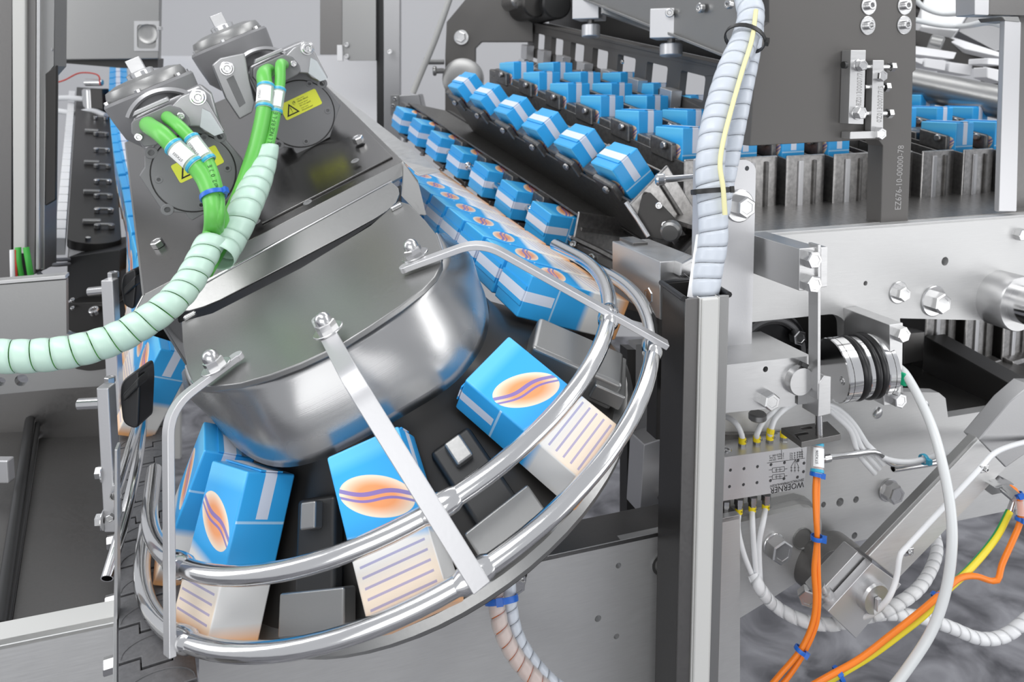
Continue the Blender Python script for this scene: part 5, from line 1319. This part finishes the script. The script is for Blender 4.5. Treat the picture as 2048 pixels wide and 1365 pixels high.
o, _ = simple_cable('thin_white_tube', 'thin white tube clipped along the diagonal strut', ((2060, 882, 1.25), (2015, 895, 1.22), (1985, 910, 1.19), (1962, 935, 1.17), (1890, 1012, 1.15), (1815, 1093, 1.135), (1800, 1112, 1.13), (1792, 1160, 1.13), (1775, 1200, 1.13), (1745, 1228, 1.15), (1715, 1238, 1.17)), .0042, TUBEW, 'tube')
o, _ = simple_cable('milky_tube', 'thick milky tube hanging in a long arc from the ring coupling', ((1796, 735, 1.24), (1812, 750, 1.22), (1840, 800, 1.18), (1866, 860, 1.14), (1885, 930, 1.11), (1900, 1010, 1.09), (1904, 1090, 1.08), (1892, 1180, 1.08), (1862, 1265, 1.08), (1810, 1345, 1.08), (1770, 1395, 1.08)), .0072, TUBEC, 'tube')
# orange pair
t = thing('orange_cable_pair', 'pair of orange cables hanging straight down from the foot plate with blue ties', 'cable', at(1632, 1100, 1.13))
oa = smooth(pp((1634, 893, 1.14), (1634, 930, 1.13), (1630, 980, 1.12), (1632, 1040, 1.11), (1634, 1078, 1.11), (1628, 1140, 1.11), (1631, 1200, 1.11), (1624, 1250, 1.11), (1600, 1302, 1.11), (1560, 1350, 1.11), (1530, 1385, 1.11)), 8, .008)
ob = smooth(pp((1636, 893, 1.145), (1636, 930, 1.135), (1635, 980, 1.125), (1634, 1040, 1.115), (1635, 1078, 1.12), (1636, 1140, 1.115), (1637, 1200, 1.115), (1632, 1250, 1.115), (1610, 1302, 1.115), (1580, 1350, 1.115), (1550, 1385, 1.115)), 8, .008)
obj('cable', MB().tube(oa, .0040, 12), ORANGE, t, sharp=1); obj('cable', MB().tube(ob, .0040, 12), ORANGE, t, sharp=1)
for y in (946, 1078, 1302): tie(t, oa, tnear(oa, 1631 if y < 1200 else 1600, y), .0078, wd=.006, head=V((1, -.5, 0)))
i_ = int(tnear(oa, 1634, 918) * (len(oa) - 1)); sleeve(t, oa, tnear(oa, 1634, 918), .0075, .045, 'STX206')
# earth cable and orange cable at right
t = thing('earth_cable_bundle', 'yellow green earth cable tied to an orange cable, sloping down at lower right', 'cable', at(1860, 1210, 1.14))
oy = smooth(pp((2019, 1024, 1.22), (1990, 1078, 1.20), (1940, 1138, 1.17), (1890, 1184, 1.14), (1850, 1228, 1.13), (1800, 1268, 1.12), (1740, 1312, 1.11), (1680, 1348, 1.10), (1640, 1372, 1.10)), 8, .008)
oo = smooth(pp((2020, 975, 1.21), (2033, 985, 1.20), (2040, 1010, 1.20), (2040, 1045, 1.20), (2024, 1085, 1.19), (2004, 1130, 1.18), (1996, 1160, 1.17), (1980, 1162, 1.17), (1950, 1153, 1.16), (1918, 1158, 1.15), (1885, 1186, 1.13), (1838, 1226, 1.12), (1780, 1272, 1.11), (1720, 1318, 1.10), (1660, 1352, 1.09), (1610, 1380, 1.09)), 8, .008)
obj('earth_cable', MB().tube(oy, .0056, 14), YELLOW, t, sharp=1)
fr = frames(oy); grn = MB(); vs = []
for p, tg, a, b in fr:
    s_ = V((-.95, -.02, .35)); s_ = (s_ - tg * s_.dot(tg)).normalized(); w2 = tg.cross(s_)
    for k in range(5): an = -.4 + .8 * k / 4; vs.append(p + (s_ * math.cos(an) + w2 * math.sin(an)) * .0058)
grn.add(vs, [(i * 5 + k, i * 5 + k + 1, i * 5 + 6 + k, i * 5 + 5 + k) for i in range(len(fr) - 1) for k in range(4)])
obj('green_stripe', grn, mat('earth_green', (0.03, .36, .10), .4), t, sharp=1)
obj('orange_cable', MB().tube(oo, .0046, 14), ORANGE, t, sharp=1)
for x, y in ((1876, 1192), (1672, 1348)): tie(t, oy, tnear(oy, x, y), .0105, wd=.006, head=V((-.5, -.6, .4)))
tie(t, oo, tnear(oo, 2034, 990), .007); tie(t, oo, tnear(oo, 2040, 1036), .007)
obj('marker_sleeve', MB().tube(oo[int(tnear(oo, 2038, 1000) * (len(oo) - 1)):int(tnear(oo, 2040, 1030) * (len(oo) - 1)) + 1], .007, 14), CLEAR, t, sharp=1)
obj('cable_lug', MB().cyl(at(2019, 1026, 1.22), at(2028, 1000, 1.22), .0052, 12, .001), CHROME, t)
t = thing('cable_connector', 'small chrome plug connector on the steel wall at the right border', 'connector', at(1990, 965, 1.24))
c = at(1986, 958, 1.23)
dx = (at(2020, 985, 1.21) - at(1972, 945, 1.25)).normalized()
obj('plug_body', MB().box(c, dx, NF, dx.cross(NF), .045, .022, .026), CHROME, t, bevel=.002)
obj('plug_flange', MB().box(c + dx * .004, dx, NF, dx.cross(NF), .008, .03, .042), CHROME, t, bevel=.001)
obj('plug_nut', MB().cyl(c + dx * .02, c + dx * .042, .009, 6), CHROME, t)
obj('base_plate', MB().box(c - NF * .02 + V((0, 0, -.012)), dx, NF, dx.cross(NF), .06, .006, .03), STEEL, t, bevel=.001)
# small gas tubes
o, _ = simple_cable('steel_pipe', 'thin bright steel pipe with a kink below the ring coupling', ((1655, 915, 1.25), (1700, 910, 1.27), (1748, 905, 1.28), (1762, 912, 1.28), (1782, 927, 1.285), (1800, 929, 1.29), (1860, 920, 1.30), (1960, 902, 1.34)), .0052, ROD, 'pipe')
o, _ = simple_cable('steel_pipe', 'thicker straight bright steel pipe with open end over the steel wall', ((1786, 938, 1.29), (1850, 928, 1.31), (1930, 915, 1.34), (2060, 896, 1.42)), .0062, ROD, 'pipe', hollow=.005)
o, wp_ = simple_cable('white_tube', 'white tube with a blue tie lying on the bright steel pipes', ((1690, 845, 1.30), (1725, 880, 1.29), (1765, 915, 1.28), (1810, 925, 1.27), (1850, 919, 1.28), (1900, 905, 1.30), (1960, 895, 1.33)), .0048, TUBEW, 'tube')
tie(o, wp_, tnear(wp_, 1848, 919), .008, m=LBLUE)
for k, (dy, lab) in enumerate(((0, 'topmost'), (9, 'second'), (18, 'lowest'))):
    simple_cable('white_tube', '%s of three white tubes falling behind the foot plate to the wall bolt' % lab, ((1640 + dy, 806 + dy * .8, 1.26), (1672, 815 + dy, 1.27), (1705 - dy * .2, 845 + dy, 1.28), (1735 - dy, 890 + dy, 1.285), (1768 - dy, 930 + dy, 1.285)), .0046, TUBEW, 'tube', 'white tubes behind the foot plate')
t = thing('tube_clip', 'small chrome clips holding the thin white tube on the diagonal strut, lower one', 'clip', at(1817, 1104, 1.14))
obj('clip', MB().box(at(1817, 1104, 1.135), A, NF, Z, .017, .004, .011), CHROME, t, bevel=.001); fastener('socket', t, at(1819, 1105, 1.132), NF, .004)
t = thing('tube_clip', 'small chrome clip holding the thin white tube on the diagonal strut, upper one', 'clip', at(1968, 938, 1.17))
obj('clip', MB().box(at(1968, 938, 1.17), A, NF, Z, .017, .004, .011), CHROME, t, bevel=.001); fastener('socket', t, at(1971, 939, 1.167), NF, .004)

# diagonal strut with hinge foot
pz = off(PM, .16)
t = thing('diagonal_strut', 'diagonal steel strut from the hinge foot up to the right border', 'strut', hit(1730, 1200, pz))
plate('tube_body', [(1738, 1114), (1958, 880), (2012, 936), (1795, 1160)], pz, .016, PLATE, t, bevel=.002)
plate('ridge_plate', [(1730, 1108), (1953, 874), (1960, 881), (1740, 1116)], off(pz, -.002), .014, SATIN, t, bevel=.001)
plate('upper_fork', [(1958, 880), (2020, 805), (2060, 770), (2120, 770), (2120, 860), (2012, 936)], off(pz, -.01), .03, GCAST, t, bevel=.002)
plate('foot_plate', [(1656, 1224), (1744, 1127), (1803, 1170), (1712, 1278)], off(pz, .002), .014, ALU, t, bevel=.001)
plate('foot_block', [(1636, 1190), (1716, 1104), (1746, 1128), (1658, 1226)], off(pz, -.014), .03, STEEL, t, bevel=.0015)
c = hit(1738, 1188, off(pz, .002)); d = dpt(c)
hd = obj('hinge_disc', MB().lathe(c, NF, [(0, 0), (33 * d / FPX, 0), (33 * d / FPX, .012), (30 * d / FPX, .016), (0, .014)], 40), STEEL, t, sharp=.4)
obj('disc_key', MB().box(c + NF * .018 - Z * .005, A, NF, Z, .008, .006, .02), ALU, hd, bevel=.001)
c = at(1648, 1190, 1.20); obj('socket_sleeve', MB().tube([at(1645, 1182, 1.155), at(1652, 1190, 1.157), at(1662, 1204, 1.16)], .0125, 20, hollow=.008), STEEL, t, sharp=.8)
fastener('hex', t, at(1614, 1187, 1.19), V((-.3, -1, 0)), .013)
# triangular gusset behind the foot
t = thing('corner_gusset', 'steel gusset plate with a big bolt and a round plug below the distributor', 'plate', hit(1540, 1200, off(PM, .03)))
pg = off(PM, .03)
plate('sheet', [(1400, 1064), (1608, 1016), (1630, 1018), (1644, 1040), (1640, 1135), (1540, 1200), (1400, 1286)], pg, .02, PLATE, t, r=[0, .004, .012, .012, .004, 0, 0], bevel=.0015)
plate('chamfer_bar', [(1400, 1040), (1600, 998), (1622, 1003), (1630, 1017), (1400, 1066)], off(pg, -.012), .02, SATIN, t)
bolt_px(t, 1546, 1090, pg, 22, washer=1.15, rot=.4)
c = hit(1604, 1077, pg); d = dpt(c); obj('round_plug', MB().lathe(c, NF, [(0, .001), (20 * d / FPX, .001), (21 * d / FPX, .003), (22.5 * d / FPX, .003), (23 * d / FPX, 0)], 40), SATIN, t)
# rear lower hinge lugs seen below the wall
t = thing('hinge_lug', 'dark hinge lug with socket screw under the lower edge of the steel wall', 'lug', at(1690, 1130, 1.3))
plate('lug', [(1625, 1150), (1650, 1105), (1720, 1092), (1752, 1120), (1700, 1175), (1650, 1215), (1618, 1190)], off(PM, .07), .05, DARKST, t, r=.02, bevel=.003)
bolt_px(t, 1694, 1103, off(PM, .075), 12, key='socket')

# dark bar coming towards the viewer at right
t = thing('dark_guide_bar', 'long black bar with chamfered nose reaching forward at the right border', 'bar', at(1900, 760, 1.6))
a0, a1 = at(1848, 672, 1.66), at(2018, 768, 1.46)
dbar = (a1 - a0).normalized()
hb = 80 * 1.46 / FPX
obj('bar_body', MB().prism([a0, a1, a1 - Z * hb, a0 - Z * hb], (dbar.cross(Z)).normalized() * -.055 if dbar.cross(Z).x < 0 else dbar.cross(Z).normalized() * .055), BLACKMET, t, bevel=.002)
plate('bar_head', [(1806, 668), (1850, 664), (1846, 722), (1808, 730)], (at(1830, 690, 1.62), NF), .05, DARKST, t, bevel=.002)
# ledge below
t = thing('lower_channel', 'dark channel floor behind the notch of the steel wall', 'channel', at(1960, 820, 1.6))
plate('back_sheet', [(1780, 640), (2300, 600), (2300, 900), (1780, 900)], off(PM, -.42), .02, BLACKMET, t)
obj('channel_floor', MB().prism([hit(1790, 850, off(PM, -.02)), hit(2200, 790, off(PM, -.02)), hit(2200, 790, off(PM, -.02)) - NF * .3, hit(1790, 850, off(PM, -.02)) - NF * .3], -Z * .01), DARKST, t)
t = thing('chain_ledge', 'steel ledge under the cassette feet behind the wall plate', 'ledge', at(1700, 440, 1.5))
q0, q1 = hit(1440, 468, off(PM, -.022)), hit(2200, 412, off(PM, -.022))
obj('ledge_sheet', MB().prism([q0, q1, q1 - NF * .24, q0 - NF * .24], -Z * .008), CASSL, t)

# ================================================================== RIGHT BACKGROUND
t = thing('upright_bar', 'vertical steel bar with bent top at the right border', 'bar', hit(2020, 430, off(PM, -.01)))
pv = off(PM, -.005)
plate('bar', [(2010, 40), (2042, 43), (2033, 424), (1998, 424)], pv, .010, ALU, t, bevel=.002)
plate('bent_top', [(2004, 33), (2038, 33), (2042, 44), (2010, 41)], off(pv, .002), .05, SATIN, t, bevel=.002)
plate('dark_side', [(2040, 30), (2200, 30), (2200, 430), (2030, 426)], off(pv, -.06), .02, DARKST, t)
plate('upper_crossbar', [(1978, -60), (2200, -60), (2200, 34), (1978, 30)], off(pv, -.02), .05, DARKST, t, bevel=.003)
plate('bright_lug', [(1950, -60), (1980, -60), (1978, 31), (1950, 30)], off(pv, -.0), .04, ALU, t, bevel=.002)
t = thing('big_pipe', 'thick dull steel pipe sloping across above the right blue cartons', 'pipe', at(1920, 185, 2.0))
obj('pipe', MB().cyl(at(1790, 160, 2.1), at(2060, 218, 1.85), .042, 32), SATIN, t)
def bgplate(nm, lab, px, d, m, th=.03, cat='panel', tilt=(0, 0)):
    pl_ = (at(px[0][0], px[0][1], d), V((tilt[0], -1, tilt[1])).normalized()); t = thing(nm, lab, cat, at(px[0][0], px[0][1], d)); plate('panel', px, pl_, th, m, t, bevel=.003); return t, pl_
t, p_ = bgplate('white_cover', 'white angled cover sheet above the pipe at the upper right', [(1826, 70), (1862, 55), (1900, 72), (2010, 108), (2010, 116), (1930, 98), (1866, 66), (1826, 88)], 2.6, WHITE, tilt=(-.2, .5))
plate('cover_panel', [(1843, 20), (1860, -40), (1960, -40), (1940, 22), (1916, 62), (1880, 58), (1842, 54)], off(p_, .06), .05, WHITEPL, t, bevel=.006)
plate('grey_side', [(1940, 24), (1960, -30), (2020, -30), (2020, 96), (1992, 102), (1916, 62)], off(p_, -.03), .05, GCAST, t, bevel=.004)
t, p_ = bgplate('gripper_head', 'row of white gripper jaws above the pipe, left group', [(1832, 92), (1914, 105), (1908, 118), (1830, 108)], 2.45, WHITE, .12, 'gripper')
for (a, b, c, d_) in ((1829, 114, 1848, 130), (1850, 116, 1894, 142), (1899, 124, 1946, 152)):
    plate('jaw', [(a, b), (c, b + 6), (c - 3, d_), (a - 2, d_ - 8)], off(p_, .05), .07, WHITE, t, bevel=.004)
plate('dark_body', [(1832, 60), (1900, 76), (1970, 104), (1966, 140), (1900, 120), (1832, 100)], off(p_, -.12), .03, BLACKMET, t)
obj('piston', MB().cyl(at(1858, 86, 2.5), at(1885, 92, 2.48), .03, 20, .004), SATIN, t)
t, p_ = bgplate('gripper_head', 'white gripper jaw beside the right upright bar', [(1976, 116), (2010, 118), (2010, 132), (1975, 128)], 2.3, WHITE, .10, 'gripper')
plate('jaw', [(1974, 134), (2010, 142), (2010, 168), (1974, 156)], off(p_, .05), .07, WHITE, t, bevel=.004)
obj('body', MB().cyl(at(1980, 150, 2.4), at(2015, 160, 2.4), .05, 24, .006), BLACKMET, t)
for k, (q, lab) in enumerate(((((1828, -4, 2.3), (1850, 16, 2.3), (1890, 28, 2.28), (1952, 22, 2.2)), 'upper translucent hose in front of the white cover'), (((1830, 40, 2.2), (1880, 50, 2.2), (1930, 52, 2.15), (1975, 44, 1.7), (2009, 50, 1.45)), 'lower translucent hose in front of the white cover'))):
    simple_cable('translucent_hose', lab, q, .008, TUBEC, 'hose')
for k in range(3): 
    pass
t = thing('valve_row', 'dark valve cylinders behind the white cover at the top right', 'valve', at(1840, 10, 2.6))
for y in (2, 24): obj('valve_cylinder', MB().cyl(at(1800, y - 8, 2.7), at(1848, y + 6, 2.6), .022, 20, .004), BLACKMET, t); 

# ================================================================== CHANNEL POST WITH CLEAR WRAPS
FLc = at(1370, 598, 1.0); zt_ = V((0, 0, FLc.z)); tp = (zt_, Z)
FRc = hit(1456, 590, tp); BLc = hit(1325, 566, tp)
ex, ey = (FRc - FLc), (BLc - FLc)
t = thing('channel_post', 'tall dark U-channel post with pale cover strip and open top', 'post', V((FLc.x, FLc.y, 0)) + (ex + ey) / 2)
WX, WY = ex.length, ey.length; ux, uy = ex.normalized(), ey.normalized()
HZ = FLc.z
def wall(nm, x0, x1, y0, y1, m, z0=0.0, z1=0.0, b=.0012):
    pts = [FLc + ux * (x * WX) + uy * (y * WY) for x, y in ((x0, y0), (x1, y0), (x1, y1), (x0, y1))]
    return obj(nm, MB().prism([V((p.x, p.y, HZ + z1)) for p in pts], V((0, 0, -(HZ - z0)))), m, t, bevel=b)
wall('left_wall', 0, .035, 0.0, 1, BLACKMET)
wall('back_wall', 0, 1.0, .96, 1, BLACKMET)
wall('right_wall', .985, 1.02, .05, 1, BLACKMET)
wall('front_lip', 0, .31, -.02, .05, DARKST)
wall('front_lip', .78, 1.02, -.02, .05, SATIN)
wall('cover_strip', .315, .35, -.06, .1, PALE)
wall('cover_strip', .35, .74, -.10, .02, PALE, b=.003)
wall('cover_strip', .745, .775, -.06, .1, PALE)
mb = MB(); 
e2 = [FLc + ux * (x * WX) + uy * (y * WY) for x, y in ((-.02, 0), (-.02, 1.02), (1.03, 1.02), (1.03, 0))]
obj('edge_trim', MB().tube([e2[0], e2[1]], .0042, 8), RUBBER, t, sharp=1); obj('edge_trim', MB().tube([e2[1], e2[2]], .0042, 8), RUBBER, t, sharp=1); obj('edge_trim', MB().tube([e2[2], e2[3] , ], .0042, 8), RUBBER, t, sharp=1)
t = thing('clear_wrapped_hoses', 'two clear spiral wrapped hose bundles rising out of the channel post to the top border', 'hose', at(1410, 600, 1.03))
w1 = smooth(pp((1430, -330, 1.40), (1480, -120, 1.25), (1494, -10, 1.19), (1502, 30, 1.16), (1490, 78, 1.14), (1462, 140, 1.11), (1440, 210, 1.09), (1425, 280, 1.07), (1420, 350, 1.06), (1425, 420, 1.055), (1426, 480, 1.05), (1416, 540, 1.045), (1408, 590, 1.04), (1404, 640, 1.04)), 10, .006)
w2 = smooth(pp((1420, -330, 1.42), (1465, -120, 1.27), (1490, -10, 1.22), (1508, 40, 1.20), (1502, 100, 1.17), (1486, 180, 1.14), (1470, 260, 1.12), (1456, 330, 1.11), (1445, 385, 1.10), (1438, 440, 1.10)), 10, .006)
spiral('spiral_wrap', w1, .0205, .0225, CWRAP, t, gap=.045, bulge=.03, seg=24)
spiral('spiral_wrap', w2, .0150, .0245, CWRAP, t, gap=.045, bulge=.03, seg=20)
fr = frames(w1)
for dx, dy, r, m_ in ((.007, .006, .008, TUBEW), (-.008, .003, .007, TUBEW), (.0, -.009, .007, TUBEC)): obj('inner_tube', MB().tube([p + a * dx + b * dy for p, tg, a, b in fr], r, 10), m_, t, sharp=1)
YW = mat('pale_yellow_wire', (.80, .76, .42), .4)
obj('inner_wire', MB().tube(smooth(pp((1512, 20, 1.13), (1504, 78, 1.11), (1485, 140, 1.085), (1465, 210, 1.065), (1447, 280, 1.045), (1440, 330, 1.035), (1446, 375, 1.03), (1450, 430, 1.03)), 8, .008), .0035, 8), YW, t, sharp=1)
fr = frames(w2)
for dx, dy, r, m_ in ((.004, .004, .006, TUBEW), (-.005, -.003, .006, TUBEC)): obj('inner_tube', MB().tube([p + a * dx + b * dy for p, tg, a, b in fr], r, 10), m_, t, sharp=1)
for x, y, r in ((1488, 76, .030), (1432, 380, .0265)): tie(t, w1, tnear(w1, x, y), r, m=BLACK, wd=.007, head=V((1, -.35, 0)))
obj('flat_ribbon', MB().prism(pp((1392, 470, 1.06), (1402, 470, 1.06), (1392, 596, 1.03), (1374, 594, 1.03)), V((.002, .004, 0))), LABEL, t)

# pink wrapped cables at the bottom
t = thing('pink_wrapped_cables', 'orange cables in pinkish spiral wrap with blue tie hanging below the drum', 'cable', at(1010, 1250, 1.02))
v1 = smooth(pp((985, 1110, 1.04), (988, 1160, 1.03), (994, 1215, 1.015), (1005, 1265, 1.005), (1035, 1320, 1.0), (1080, 1370, .99), (1120, 1400, .99)), 8, .006)
v2 = smooth(pp((1012, 1110, 1.05), (1016, 1160, 1.04), (1020, 1215, 1.03), (1032, 1270, 1.02), (1060, 1320, 1.01), (1100, 1365, 1.0), (1140, 1395, 1.0)), 8, .006)
spiral('spiral_wrap', v1, .0115, .017, PWRAP, t, gap=.06, seg=16); spiral('spiral_wrap', v2, .0105, .016, CWRAP, t, gap=.06, seg=16)
PINK = mat('salmon_sheath', (.85, .34, .24), .4)
for dx, r, m_ in ((.004, .005, ORANGE), (-.004, .005, PINK)): obj('cable', MB().tube([p + a * dx for p, tg, a, b in frames(v1)], r, 10), m_, t, sharp=1)
obj('cable', MB().tube(v2, .007, 10), TUBEW, t, sharp=1)
tie(t, [p.lerp(q, .4) for p, q in zip(v1, v2)], tnear(v1, 996, 1213), .022, m=BLUE, wd=.008)
